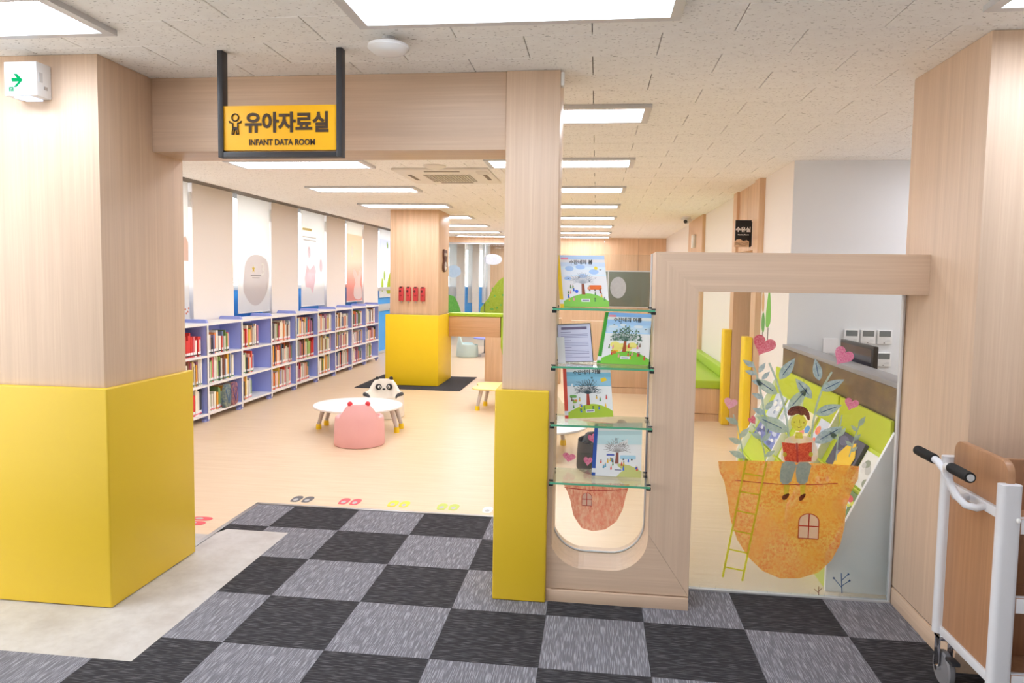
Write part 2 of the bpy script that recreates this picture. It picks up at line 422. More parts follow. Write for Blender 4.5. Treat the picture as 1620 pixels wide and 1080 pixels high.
part('edge_strip', MB().box(-.815, 1.232, .434, .462, 0, .009, STEEL).box(-.815, -.785, -.5, .462, 0, .009, STEEL), floor, bev=.002, label='bright metal strip at the carpet edge')
# ceiling: dark gap plane, then boards
ceiling = struct('ceiling', B(-3.45, 8, -12, 22, H+.012, H+.2, SEAM), 'fissured white board ceiling')
dx, dy, g = .6135, .3085, .0012
full = MB(); cw, ch = dx/2-.0022, dy/2-g
def board(mb, cx, cy, x0, x1, y0, y1):
    c = .003
    v = [(x0,y0,.014),(x1,y0,.014),(x1,y1,.014),(x0,y1,.014),(x0,y0,.002),(x1,y0,.002),(x1,y1,.002),(x0,y1,.002),(x0+c,y0+c,0),(x1-c,y0+c,0),(x1-c,y1-c,0),(x0+c,y1-c,0)]
    f = [(4,5,1,0),(5,6,2,1),(6,7,3,2),(7,4,0,3),(8,9,5,4),(9,10,6,5),(10,11,7,6),(11,8,4,7),(11,10,9,8)]
    mb.add([(p[0]+cx, p[1]+cy, p[2]) for p in v], f, CEIL)
board(full, 0, 0, -cw, cw, -ch, ch)
tile_me = full.mesh('ceiling_board')
rest = MB(); nb = 0
for r in range(-4, 50):
    y = -1.325+dy*(r+.5)-dy
    off = 1.676 if r % 2 == 0 else 1.676-dx/2
    for k in range(-9, 7):
        x0 = off+k*dx; x1 = x0+dx
        if x0 > 5.0 or x1 < -2.87: continue
        if y > 2.2 and x0 > 3.5: continue
        a0 = max(x0, -2.87)
        if nb < 296 and a0 == x0:
            o = bpy.data.objects.new('ceiling_board', tile_me); COL.objects.link(o); o.parent = ceiling; o.location = (x0+dx/2, y, H); nb += 1
        else: board(rest, (a0+x1)/2, y, -(x1-a0)/2+.0022, (x1-a0)/2-.0022, -ch, ch)
rest.v = [(v[0], v[1], v[2]+H) for v in rest.v]
part('ceiling_boards', rest, ceiling, kind='stuff', label='ceiling boards farther back in the room')
# ceiling stops short of the window wall: raised blind pocket
struct('trim_1', MB().box(-3.42, -2.87, -.6, 13.4, H+.25, H+.3, WHITE).box(-2.875, -2.862, -.6, 13.4, H-.004, H+.27, WHITE), 'white raised blind pocket along the window wall ceiling')
# window wall: piers and openings
WIN = [(2.33, 3.458), (4.409, 5.536), (6.48, 7.698), (8.645, 9.743), (10.706, 11.9)]
mb = MB(); prev = -1.0
for a, b in WIN+[(13.4, 13.4)]:
    mb.box(-3.42, -3.13, prev, a, 0, H+.25, WALLB); prev = b
struct('wall_left', mb, 'off-white window wall with piers between tall windows')
struct('wall_left_front', MB().box(-8, -1.62, -1.0, -.85, 0, H, WALLW).box(-8.1, -8, -12, -.85, 0, H, WALLW), 'white wall beyond the left pillar')
for i, (a, b) in enumerate(WIN[:4]):
    w = tag(bpy.data.objects.new('window_%d' % (i+1), None), 'tall narrow window with blue lower panel, %s' % ['partly hidden by the left pillar', 'behind the grey oval blind', 'behind the pink star blind', 'behind the rabbit blind'][i], kind='structure')
    COL.objects.link(w); w.location = (-3.3, (a+b)/2, 0)
    part('blue_panel', B(-3.33, -3.29, a, b, 0, 1.53, BLUE), w)
    part('window_rail', MB().box(-3.34, -3.27, a, b, 1.53, 1.6, GREYM).box(-3.34, -3.27, a, b, 1.625, 1.645, GREYM), w, bev=.004)
    fr = MB()
    for y0, y1, z0, z1 in ((a, a+.04, 1.6, H+.25), (b-.04, b, 1.6, H+.25), (a, b, H+.2, H+.25)): fr.box(-3.34, -3.28, y0, y1, z0, z1, PLASTIC)
    part('window_frame', fr, w)
    part('window_pane', B(-3.315, -3.309, a+.04, b-.04, 1.645, H+.2, GLASSW), w)
a, b = WIN[4]
d = tag(bpy.data.objects.new('door_1', None), 'blue door with white rail at the far end of the window wall', kind='structure'); COL.objects.link(d); d.location = (-3.2, 11.3, 0)
part('door_leaf', MB().box(-3.25, -3.2, a+.05, b-.05, .05, 1.0, BLUE).box(-3.25, -3.2, a+.05, b-.05, 1.12, 1.45, BLUE), d)
part('door_rail', B(-3.26, -3.17, a, b, .97, 1.13, GREYM), d, bev=.006)
part('door_frame', MB().box(-3.27, -3.15, a, a+.05, 0, 3.0, GREYM).box(-3.27, -3.15, b-.05, b, 0, 3.0, GREYM).box(-3.27, -3.15, a, b, 0, .05, GREYM).box(-3.27, -3.15, a, b, 1.44, 1.52, GREYM), d, bev=.004)
part('door_pane', B(-3.23, -3.224, a+.05, b-.05, 1.52, 3.0, GLASSW), d)
part('door_handle', MB().tube([(-3.2, b-.14, 1.0), (-3.13, b-.14, 1.0), (-3.13, b-.28, 1.0)], .012, CHROME), d, smooth=50)
# right side wall of the room with two oak bays and a recessed doorway
XR = 3.43
mb = MB().box(XR, XR+.3, 1.99, 3.03, 0, H, WALLW).box(XR, XR+.3, 4.42, 7.02, 0, H, WALLW).box(XR, XR+.3, 8.7, 13.4, 0, H, WALLW)
struct('wall_right', mb, 'warm white side wall on the right of the children room')
struct('wall_right_oak', MB().box(XR-.06, XR+.3, 3.03, 3.25, 0, H, WFAR).box(XR-.06, XR+.3, 4.2, 4.42, 0, H, WFAR).box(XR-.03, XR+.3, 3.25, 3.72, 2.1, H, WFAR).box(XR-.03, XR+.3, 3.728, 4.2, 2.1, H, WFAR)
       .box(XR-.05, XR+.3, 7.02, 8.7, 0, H, WFAR), 'oak clad bays on the right side wall')
d2 = tag(bpy.data.objects.new('door_2', None), 'oak sliding door in the recess of the right side wall', kind='structure'); COL.objects.link(d2); d2.location = (XR+.2, 3.7, 0)
part('door_leaf', B(XR+.16, XR+.2, 3.25, 3.95, 0, 2.1, WFAR), d2)
part('door_pane', B(XR+.165, XR+.185, 3.95, 4.2, 0, 2.1, plain('grey_green_glass', (120, 140, 130), .15)), d2)
# grey wall facing the entrance
struct('wall_back_grey', B(XR+.002, 8, 1.986, 2.1, 0, H, WALLG), 'pale grey wall behind the counter')
# back wall: oak header, glazed play room on the left, tinted window on the right
YB = 13.4
mb = MB().box(-3.4, .45, YB, YB+.15, 2.68, H, WFAR).box(.45, 1.15, YB, YB+.15, 0, H, WFAR)
for x0, x1 in ((1.15, 1.9), (1.908, 2.75), (2.758, XR)): mb.box(x0, x1, YB, YB+.15, 2.0, H, WFAR)
mb.box(1.15, XR, YB, YB+.15, 0, 1.1, WFAR).box(3.15, XR, YB, YB+.15, 1.1, 2.0, WFAR)
struct('wall_back', mb, 'oak panelled back wall')
w = tag(bpy.data.objects.new('window_5', None), 'tinted interior window in the oak back wall', kind='structure'); COL.objects.link(w); w.location = (2.1, YB, 1.1)
part('window_pane', B(1.15, 3.15, YB+.05, YB+.06, 1.1, 2.0, GLASSD), w)
part('window_frame', MB().box(1.15, 3.15, YB-.01, YB+.1, 1.07, 1.1, GREYM).box(1.15, 3.15, YB-.01, YB+.1, 1.98, 2.01, GREYM).box(2.0, 2.03, YB, YB+.1, 1.1, 2.0, GREYM), w)
part('round_film', MB().prism(ellipse(2.27, 1.58, .2, .27, 28), 'y', YB+.043, YB+.047, F_CIRC), w, label='pale round frosted film on the tinted window')
w = tag(bpy.data.objects.new('window_6', None), 'glass wall of the far play room beside the yellow clad pillar', kind='structure'); COL.objects.link(w); w.location = (-1.4, YB, 0)
part('window_pane', B(-3.1, .45, YB+.06, YB+.07, 0, 2.68, GLASS), w)
part('window_frame', MB().box(-3.1, .45, YB+.03, YB+.1, 2.64, 2.68, GREYM).box(-1.16, -1.14, YB+.05, YB+.08, 0, 2.66, GREYM), w)
bush = [(-2.45,.55),(-2.4,1.05),(-2.25,1.22),(-2.1,1.32),(-1.95,1.28),(-1.85,1.1),(-1.78,.9),(-1.75,.55)]
part('bush_film', MB().prism(bush, 'y', YB+.05, YB+.055, F_GREEN), w, label='green bush print on the glass')
tree = [(-1.3,.7),(-1.25,1.0),(-1.05,1.25),(-.95,1.5),(-.8,1.7),(-.6,1.85),(-.4,1.7),(-.3,1.3),(-.3,.7)]
part('tree_film', MB().prism(tree, 'y', YB+.05, YB+.055, F_GREEN2), w, label='olive tree print on the glass')
spots = MB()
rnd = random.Random(4)
for k in range(14):
    spots.prism(ellipse(rnd.uniform(-1.1, -.4), rnd.uniform(.9, 1.55), .022, .03, 6), 'y', YB+.044, YB+.048, F_GREEN)
part('leaf_dots', spots, w)
part('cloud_film', MB().prism(ellipse(-.95, 2.25, .24, .14, 20), 'y', YB+.05, YB+.055, F_CIRC).prism(ellipse(-1.98, 1.93, .2, .16, 20), 'y', YB+.05, YB+.055, F_SKY), w, label='pale cloud prints on the glass')
# the far play room behind the glass
mb = MB().box(-1.55, 3.5, 17, 17.2, 0, H, WFAR).box(-3.42, -3.13, 13.5, 17, 0, H+.25, WALLB).box(3.43, 3.6, 13.5, 17, 0, H, WALLW)
mb.box(.9, 3.43, 15.6, 15.8, 0, H, plain('far_grey_wall', (176, 178, 168), .7))
for x0, x1 in ((-3.2, -2.95), (-2.6, -2.35), (-2.1, -1.9), (-1.62, -1.55)): mb.box(x0, x1, 16.95, 17.15, 0, H, WALLB)
struct('wall_far', mb, 'oak and window wall of the far play room')
for i, (x0, x1) in enumerate(((-2.95, -2.6), (-2.35, -2.1), (-1.9, -1.62))):
    w = tag(bpy.data.objects.new('window_%d' % (i+7), None), 'narrow window of the far play room, number %d from the left' % (i+1), kind='structure'); COL.objects.link(w); w.location = ((x0+x1)/2, 17, 0)
    part('window_pane', B(x0, x1, 17.08, 17.09, 0, H, GLASSW), w)
    part('window_blind', B(x0+.1, x1, 17.0, 17.004, 1.0, H, blind_mat('plain_blind', (235, 238, 240))), w)
    part('blue_panel', B(x0, x1, 17.05, 17.07, 0, 1.5, BLUE), w)
# outer hall behind the camera and the sides
wf = MB().box(-8, 8, -9.2, -9, 0, .7, WALLW)
wf.box(-8, -7.5, -9.2, -9, .7, H, WALLW).box(-5.4, 8, -9.2, -9, .7, H, WALLW)  # gap left for the added window that lights the hall
struct('wall_front', wf, 'white hall wall behind the viewer with an added daylight opening')
w = tag(bpy.data.objects.new('window_12', None), 'added hall window behind the viewer, unseen, letting in daylight', kind='structure'); COL.objects.link(w); w.location = (0, -9.1, .7)  # unseen window, added to bring daylight onto hall ceiling and front faces
for x in (-7.5,): part('window_pane', B(x, x+2.1, -9.11, -9.1, .7, H, GLASSW), w)
struct('wall_right_outer', MB().box(6.0, 6.2, -9, 2.0, 0, H, WALLW), 'white wall to the right of the hall')

# ================================================================ PORTAL
# left pillar
struct('pillar_left', MB().box(-1.65, -.772, -1.238, -.52, 0, H-.001, WV), 'square oak clad pillar left of the entrance', bev=.003)
whole('padded_guard', MB().prism([(-1.7,-1.27),(-.736,-1.27),(-.736,-.5),(-.768,-.5),(-.768,-1.242),(-1.7,-1.242)], 'z', .004, 1.152, YEL), (-1.2, -1.25, 0),
      'large yellow padded guard around the lower left pillar', 'padding', bev=.009, seg=3)
# header beam, column
struct('beam', MB().box(-.771, 1.227, -.81, -.51, 2.42, H-.001, WX), 'oak header beam over the entrance', bev=.002)
struct('column', MB().box(1.229, 1.512, -.822, -.5, 0, H-.001, WV), 'slim oak column right of the entrance', bev=.003)
whole('padded_guard', MB().prism([(1.197,-.866),(1.485,-.866),(1.485,-.826),(1.226,-.826),(1.226,-.49),(1.197,-.49)], 'z', .004, 1.152, YEL), (1.34, -.86, 0),
      'narrow yellow padded guard on the slim entrance column', 'padding', bev=.008, seg=3)
# right pillar
struct('pillar_right', MB().box(3.362, 4.6, -1.262, -.53, .105, H-.001, WV).box(3.366, 4.6, -1.258, -.534, .095, .105, SEAM).box(3.36, 4.6, -1.264, -.528, 0, .095, WY), 'square oak clad pillar right of the entrance', bev=.003)
# display frame with U shaped niche
df = thing('display_frame', (1.86, -.68, 0), 'oak display frame with U shaped niche and long arm to the right pillar', 'frame')
x0, x1, z0, r = 1.496, 2.024, .187, .19
def arc(cx, cz, a0, a1, rr, n=10): return [(cx+rr*math.cos(R(a0+(a1-a0)*k/n)), cz+rr*math.sin(R(a0+(a1-a0)*k/n))) for k in range(n+1)]
prof = [(1.4865, .072), (2.244, .072), (2.244, 1.691), (2.02+.0, 1.892)]
U = arc(x1-r, z0+r, 0, -90, r)+arc(x0+r, z0+r, -90, -180, r)
body = MB()
body.prism([(1.4865,.072),(2.243,.072),(2.024,.40)]+U+[(1.496,.40),(1.4865,.40)], 'y', -.823, -.5, WX)
body.prism([(2.024,.4015),(2.244,.0735),(2.244,1.6918),(2.024,1.8928)], 'y', -.823, -.5, WV)
part('upright', body, df)
part('arm', MB().prism([(2.024,1.893),(2.2441,1.692),(3.361,1.692),(3.361,1.893)], 'y', -.823, -.5, WX), df)
part('side_lining', B(1.4865, 1.4955, -.823, -.5, .40, 1.2, WV), df)
part('kick_plate', B(1.4865, 2.242, -.838, -.5, 0, .066, WX), df, bev=.002)
part('metal_edge', MB().box(2.0145, 2.0235, -.6, -.585, .42, 1.89, GREYM).box(1.4965, 1.5035, -.6, -.585, .42, 1.89, GREYM), df)
Ug = arc(x1-r-.001, z0+r, 0, -90, r-.012)+arc(x0+r+.001, z0+r, -90, -180, r-.012)
pane = part('glass_pane', MB().prism([(2.0115,1.885)]+[(p if abs(p[0]-1.76) > 1 else p) for p in Ug]+[(1.5085,1.885)], 'y', -.57, -.56, GLASS), df)
seal = MB(); path = [(2.02, -.575, .42)]+[(p[0], -.575, p[1]) for p in arc(x1-r, z0+r, 0, -90, r-.004)+arc(x0+r, z0+r, -90, -180, r-.004)]+[(1.5, -.575, .42)]
part('glass_seal', seal.tube(path, .006, GREYM, 6), df, smooth=60)
# glass shelves
for i, (z, nm) in enumerate(((1.59, 'topmost'), (1.287, 'second from the top'), (.98, 'third from the top'), (.672, 'lowest'))):
    s = thing('glass_shelf', (1.76, -.74, z), '%s of the four green-edged glass shelves in the display frame' % nm, 'shelf', 'glass shelves in the display frame')
    sl = MB().box(1.499, 2.021, -.898, -.60, z-.006, z+.004, SGLASS)
    part('shelf_pane', sl, s)
    part('polished_edge', MB().box(1.4985, 2.0215, -.9005, -.898, z-.0062, z+.0042, GEDGE), s, label='green polished front edge')
    cl = MB()
    for cx in (1.505, 2.015):
        for cy in (-.87, -.63):
            part('shelf_clip', MB().box(cx-.012, cx+.012, cy-.01, cy+.01, z-.022, z-.0065, BLACK).box(cx-.012, cx+.012, cy-.01, cy+.01, z+.0045, z+.009, BLACK), s, bev=.002)
# ================================================================ PICTURE BOOKS ON THE GLASS SHELVES
def P_(rgb): return plain('ink_%d_%d_%d' % rgb, rgb, .5)
INK = (40, 44, 52)
def book_cover(name, TL, TR, BR, BL, yb, yt, sp_rgb, label, season, title, rnd, zs):
    """a picture book standing on its shelf, leaning back; corners are (x, z) of its front"""
    q = [Vector((TL[0], yt, TL[1])), Vector((TR[0], yt, TR[1])), Vector((BR[0], yb, BR[1])), Vector((BL[0], yb, BL[1]))]
    nrm = (q[3]-q[2]).cross(q[1]-q[2]).normalized()
    if nrm.y > 0: nrm = -nrm
    dz = zs+.0045-min(q[2].z, q[3].z); q = [v+Vector((0, 0, dz)) for v in q]
    base = (q[2]+q[3])/2
    t = thing(name, base, label, 'book', 'season picture books on the glass shelves')
    def uv(u, v, off=0): return (q[3]*(1-u)+q[2]*u)*(1-v)+(q[0]*(1-u)+q[1]*u)*v+nrm*off
    def slab(u0, u1, v0, v1, a, b, mat, mb=None):
        mb = mb or MB(); c = [uv(u0,v0,a),uv(u1,v0,a),uv(u1,v1,a),uv(u0,v1,a),uv(u0,v0,b),uv(u1,v0,b),uv(u1,v1,b),uv(u0,v1,b)]
        return mb.add(c, [(0,1,2,3),(4,7,6,5),(0,4,5,1),(1,5,6,2),(2,6,7,3),(3,7,4,0)], mat)
    sky = {'spring': [(190, 216, 248), (214, 230, 250), (236, 242, 250)], 'summer': [(140, 186, 244), (170, 206, 248), (206, 226, 248)],
           'autumn': [(112, 170, 200), (130, 186, 214), (160, 204, 232)], 'winter': [(150, 196, 200), (196, 220, 226), (226, 236, 244)]}[season]
    hill = {'spring': (140, 205, 84), 'summer': (128, 204, 66), 'autumn': (180, 206, 62), 'winter': (206, 206, 128)}[season]
    part('front_cover', slab(.07, 1, 0, 1, -.003, 0, PAPER), t)
    part('back_cover', slab(0, 1, 0, 1, -.016, -.013, P_(sp_rgb)), t)
    part('page_block', slab(.02, .985, .015, .985, -.013, -.003, plain('page_edges', (232, 226, 212), .8)), t)
    part('spine', slab(-.005, .07, 0, 1, -.016, .0006, P_(sp_rgb)), t, label='coloured cloth spine')
    pm = MB()
    def poly(pts, rgb, off): pm.face([uv(u, v, off) for u, v in pts], P_(rgb))
    for k, c in enumerate(sky): poly([(.07, .92-.15*k), (1, .92-.15*k), (1, 1-.14*k if k else 1), (.07, 1-.14*k if k else 1)], c, .0004)
    poly([(.07, .60), (1, .60), (1, .78), (.07, .78)], tuple(min(255, c+14) for c in sky[1]), .0004)
    if season == 'spring':
        for u, v, a, b in ((.25,.74,.09,.05),(.48,.77,.1,.045),(.75,.68,.1,.05),(.2,.55,.08,.035),(.52,.6,.09,.04)): poly(ellipse(u, v, a, b, 14), (176, 208, 248), .0006)
        poly(ellipse(.80, .75, .035, .035, 14), (246, 224, 60), .0008)
    if season == 'summer':
        for u, v, a, b in ((.22,.73,.1,.03),(.42,.76,.07,.03),(.74,.74,.1,.03)): poly(ellipse(u, v, a, b, 14), (228, 236, 248), .0006)
        for u, v in ((.3,.38),(.45,.35),(.65,.37),(.55,.31),(.35,.29)): poly(ellipse(u, v, .1, .06, 12), (246, 232, 130), .0006)
    if season == 'autumn':
        poly([(.78,.74),(.88,.77),(.92,.71),(.8,.67)], (248, 206, 50), .0008); poly(ellipse(.18, .62, .025, .025, 10), (240, 244, 250), .0008)
    hl = [(.07, 0), (1, 0)]+[(1-.93*k/16, .11+.15*math.sin(PI*(k/16)**.9)*(1 if season != 'winter' else max(0, 1-k/9))) for k in range(17)]
    if season == 'winter': hl = [(.5, .0), (1, 0), (1, .12), (.9, .17), (.75, .22), (.55, .245), (.5, .22), (.62, .12)]
    poly(hl, hill, .0008)
    # tree: trunk, boughs, leaves
    tk = {'spring': (150, 78, 50), 'summer': (176, 84, 44), 'autumn': (176, 70, 54), 'winter': (146, 84, 72)}[season]
    poly([(.46,.24),(.535,.24),(.525,.46),(.475,.46)], tk, .001)
    bc = {'spring': (180, 186, 196), 'summer': (86, 116, 106), 'autumn': (74, 86, 96), 'winter': (170, 160, 160)}[season]
    def stroke(u0, v0, u1, v1, w, rgb, off):
        dx_, dy_ = v1-v0, -(u1-u0); l = math.hypot(dx_, dy_) or 1; dx_, dy_ = dx_/l*w, dy_/l*w
        poly([(u0+dx_,v0+dy_),(u0-dx_,v0-dy_),(u1-dx_*.5,v1-dy_*.5),(u1+dx_*.5,v1+dy_*.5)], rgb, off)
    for k in range(15):
        a = R(15+150*k/14); L = rnd.uniform(.18, .3)
        e = (.5+L*math.cos(a)*1.05, .45+L*math.sin(a)*.95); stroke(.5, .45, e[0], e[1], .006, bc, .0012)
        for s_ in (-1, 1):
            stroke(.5+(e[0]-.5)*.6, .45+(e[1]-.45)*.6, .5+L*math.cos(a+s_*.25)*1.05, .45+L*math.sin(a+s_*.25)*.92, .004, bc, .0012)
    if season in ('summer', 'autumn'):
        for k in range(120 if season == 'summer' else 70):
            a = rnd.uniform(0, PI); L = .3*math.sqrt(rnd.random())
            u, v = .5+L*math.cos(a)*1.1, .46+L*math.sin(a)*.98
            c = rnd.choice([(96, 130, 112), (120, 152, 130), (150, 176, 160), (74, 104, 92)] if season == 'summer' else [(60, 74, 84), (90, 110, 120), (150, 170, 180)])
            poly(ellipse(u, v, .018 if season == 'summer' else .009, .014 if season == 'summer' else .008, 6), c, .0014)
    # little figures, vehicles, birds
    cs = [(226, 76, 64), (60, 110, 220), (240, 190, 50), (96, 150, 90), (236, 150, 160), (120, 90, 70), (90, 160, 190)]
    for k in range(15):
        u = rnd.choice([rnd.uniform(.12, .42), rnd.uniform(.58, .95)]); v = rnd.uniform(.12, .40); c = rnd.choice(cs); h = rnd.uniform(.022, .034)
        poly([(u-.018, v-h), (u+.018, v-h), (u+.011, v+h), (u-.011, v+h)], c, .0016)
        poly(ellipse(u, v+h+.012, .011, .011, 8), (90, 60, 50) if k % 3 else (240, 206, 170), .0018)
    for k in range(5): 
        u, v = rnd.uniform(.15, .9), rnd.uniform(.5, .82); poly([(u-.03, v+.004), (u, v-.01), (u+.03, v+.008), (u, v+.004)], (50, 54, 64), .0016)
    if season == 'spring':
        poly(rrect(.64, .88, .335, .42, .02), (240, 118, 50), .0018); poly(ellipse(.62, .36, .035, .03, 10), (236, 160, 130), .0018)
        for u in (.63, .74, .84): poly(ellipse(u, .325, .02, .017, 10), (110, 100, 96), .002)
        poly(ellipse(.36, .30, .035, .032, 10), (66, 110, 230), .0018)
    if season == 'winter':
        poly(rrect(.28, .44, .385, .42, .012), (96, 110, 190), .0018); poly(rrect(.56, .88, .33, .4, .02), (176, 214, 234), .0018)
        for u in (.63, .8): poly(ellipse(u, .325, .02, .016, 10), (60, 66, 76), .002)
    if season == 'summer':
        poly(rrect(.24, .38, .23, .27, .01), (246, 200, 50), .0018); poly(ellipse(.31, .23, .04, .03, 10), (220, 130, 50), .002)
    if season == 'autumn':
        poly(ellipse(.22, .31, .045, .032, 12), (150, 190, 90), .0018); poly(ellipse(.24, .33, .035, .02, 10), (230, 140, 70), .002)
        poly(rrect(.12, .26, .38, .43, .015), (120, 176, 90), .0018)
    part('cover_print', pm, t, label='printed tree on a green hill with little figures' if season != 'winter' else 'printed bare tree with little figures in snow')
    part('red_badge', slab(.09, .24, .915, .955, .0006, .001, P_((240, 150, 170))), t)
    part('library_label', slab(.44, .62, .10, .155, .001, .0022, PAPER), t, label='small white printed library label')
    part('label_print', slab(.46, .60, .118, .136, .0022, .0024, P_((120, 116, 150))), t)
    part('spine_label', slab(-.006, .072, .06, .14, .0006, .0011, PAPER), t)
    if title:
        xd = (q[2]-q[3]).normalized(); zd = (xd.cross(nrm)).normalized()
        if zd.z < 0: zd = -zd
        M = Matrix((xd, zd, nrm)).transposed().to_euler()
        w = uv(.5, .86, .0012)-woff(t)
        tx = text('title', title, .026, w, P_(INK), t, rot=M, bold=.0006, ext=.0002)
    return t
rb = random.Random(7)
book_cover('picture_book', *[(1.499,1.882),(1.758,1.882)], *[(1.792,1.607),(1.531,1.602)], -.735, -.70, (250, 212, 40), 'picture book with yellow spine and orange truck, topmost glass shelf', 'spring', '수잔네의 봄', rb, 1.59)
book_cover('picture_book', *[(1.773,1.568),(2.019,1.563)], *[(2.008,1.29),(1.732,1.292)], -.735, -.70, (70, 164, 50), 'picture book with green spine and leafy tree, second glass shelf', 'summer', '수잔네의 여름', rb, 1.287)
book_cover('picture_book', *[(1.547,1.251),(1.804,1.252)], *[(1.828,0.978),(1.568,0.957)], -.735, -.70, (232, 84, 66), 'picture book with red spine and autumn tree, third glass shelf', 'autumn', '수잔네의 가을', rb, .98)
book_cover('picture_book', *[(1.73,0.933),(1.987,0.947)], *[(1.985,0.654),(1.719,0.655)], -.735, -.69, (44, 84, 170), 'picture book with blue spine and bare winter tree, lowest glass shelf', 'winter', None, rb, .672)
# notice sheet in an acrylic stand
(nTL, nTR), (nBR, nBL) = [(1.51,1.496),(1.692,1.507)], [(1.714,1.3),(1.526,1.291)]
nt_ = thing('notice_stand', ((nBL[0]+nBR[0])/2, -.72, 1.291), 'lavender notice sheet in a clear stand on the second glass shelf', 'notice')
def nq(u, v, off=0):
    x = (nBL[0]*(1-u)+nBR[0]*u)*(1-v)+(nTL[0]*(1-u)+nTR[0]*u)*v; z = (nBL[1]*(1-u)+nBR[1]*u)*(1-v)+(nTL[1]*(1-u)+nTR[1]*u)*v
    return (x, -.72+.03*v-off, z)
def nslab(u0, u1, v0, v1, a, b, mat):
    c = [nq(u0,v0,a),nq(u1,v0,a),nq(u1,v1,a),nq(u0,v1,a),nq(u0,v0,b),nq(u1,v0,b),nq(u1,v1,b),nq(u0,v1,b)]
    return MB().add(c, [(0,3,2,1),(4,5,6,7),(0,1,5,4),(1,2,6,5),(2,3,7,6),(3,0,4,7)], mat)
part('sheet', nslab(.02, .98, .02, .98, .001, .002, plain('lavender_paper', (222, 220, 244), .7)), nt_)
part('acrylic_holder', nslab(-.02, 1.02, -.02, 1.02, -.004, 0, SGLASS), nt_)
fr = MB()
for u0, u1, v0, v1 in ((0,1,0,.02),(0,1,.98,1),(0,.02,0,1),(.98,1,0,1)):
    k = nslab(u0, u1, v0, v1, .002, .003, P_((84, 84, 110))); fr.add(k.v, k.f, P_((84, 84, 110)))
part('sheet_border', fr, nt_)
part('heading_bar', nslab(.12, .88, .85, .92, .002, .003, P_((124, 108, 140))), nt_)
ln = MB()
for v in (.78,.72,.68,.64,.56,.5,.46,.42,.38,.3,.26,.22,.16,.12):
    k = nslab(.1, .9 if v not in (.78,.56,.38,.16) else .4, v, v+.012, .002, .0026, P_((150, 146, 190))); ln.add(k.v, k.f, P_((150, 146, 190)))
part('print_lines', ln, nt_, label='rows of small grey print')
part('torn_backing', nslab(-.02, .2, -.03, .66, .003, .005, PAPER), nt_, label='white paper flap at its left edge')

# ================================================================ GLASS PANEL WITH CHILDREN'S ART
gp = thing('glass_partition', (2.82, -.57, 0), 'large clear glass panel printed with a reading child in an orange pot', 'panel')
part('pane', B(2.272, 3.355, -.572, -.56, .012, 1.69, GLASS), gp)
part('edge_profile', MB().box(3.345, 3.357, -.58, -.552, .0, 1.69, GREYM).box(2.262, 2.272, -.58, -.552, 0, 1.69, GREYM).box(2.262, 3.357, -.582, -.55, 0, .013, GREYM), gp, bev=.002)
part('gradient_film', MB().face([(2.275,-.5735,.015),(3.343,-.5735,.015),(3.343,-.5735,.62),(2.275,-.5735,.62)], F_GRAD), gp, label='streaked blue grey film fading upwards')
YS = [-.5745]
def sticker(name, polys, mat, parent=None, label=None, lift=1):
    mb = MB(); YS[0] -= .0004*lift
    for p in polys: mb.face([(x, YS[0], z) for x, z in p], mat)
    return part(name, mb, parent or gp, label=label)
def line(pts, w):
    out = []
    for (x0, z0), (x1, z1) in zip(pts, pts[1:]):
        d = math.hypot(x1-x0, z1-z0) or 1; a, b = -(z1-z0)/d*w/2, (x1-x0)/d*w/2
        out.append([(x0+a,z0+b),(x0-a,z0-b),(x1-a,z1-b),(x1+a,z1+b)])
    return out
def smooth_poly(pts, it=2):
    for _ in range(it):
        n = len(pts); pts = [q for i in range(n) for q in ((pts[i][0]*.75+pts[(i+1)%n][0]*.25, pts[i][1]*.75+pts[(i+1)%n][1]*.25), (pts[i][0]*.25+pts[(i+1)%n][0]*.75, pts[i][1]*.25+pts[(i+1)%n][1]*.75))]
    return pts
def heart(cx, cz, w, h, rot):
    out = []
    for k in range(32):
        t = 2*PI*k/32; x = 16*math.sin(t)**3/32*w; y = (13*math.cos(t)-5*math.cos(2*t)-2*math.cos(3*t)-math.cos(4*t)+2.5)/30*h
        out.append((cx+x*math.cos(rot)-y*math.sin(rot), cz+x*math.sin(rot)+y*math.cos(rot)))
    return out
def leaf(b, t, w):
    dx_, dz_ = t[0]-b[0], t[1]-b[1]; L = math.hypot(dx_, dz_); nx, nz = -dz_/L, dx_/L
    a = [(b[0]+dx_*k/10+nx*w/2*math.sin(PI*(k/10)**.8), b[1]+dz_*k/10+nz*w/2*math.sin(PI*(k/10)**.8)) for k in range(11)]
    return a+[(b[0]+dx_*k/10-nx*w/2*math.sin(PI*(k/10)**.8), b[1]+dz_*k/10-nz*w/2*math.sin(PI*(k/10)**.8)) for k in range(9, 0, -1)]
for pts in ([(2.669,1.305),(2.71,1.215),(2.751,1.094),(2.775,0.99),(2.794,0.851)], [(2.998,1.266),(2.956,1.182),(2.927,1.083),(2.912,0.978),(2.904,0.775)], [(2.579,1.309),(2.613,1.212),(2.64,1.101),(2.662,0.986),(2.672,0.898)],
            [(2.488,1.014),(2.515,0.945),(2.539,0.839),(2.556,0.751)], [(2.595,0.958),(2.638,0.89),(2.662,0.813),(2.671,0.749)], [(3.061,1.033),(3.047,0.914),(3.04,0.781)], [(3.16,1.009),(3.132,0.911),(3.108,0.805)]):
    sticker('stem', line(pts, .011 if len(pts) == 5 and pts[0][1] > 1.2 else .007), F_LEAFG)
YS[0] -= .0004
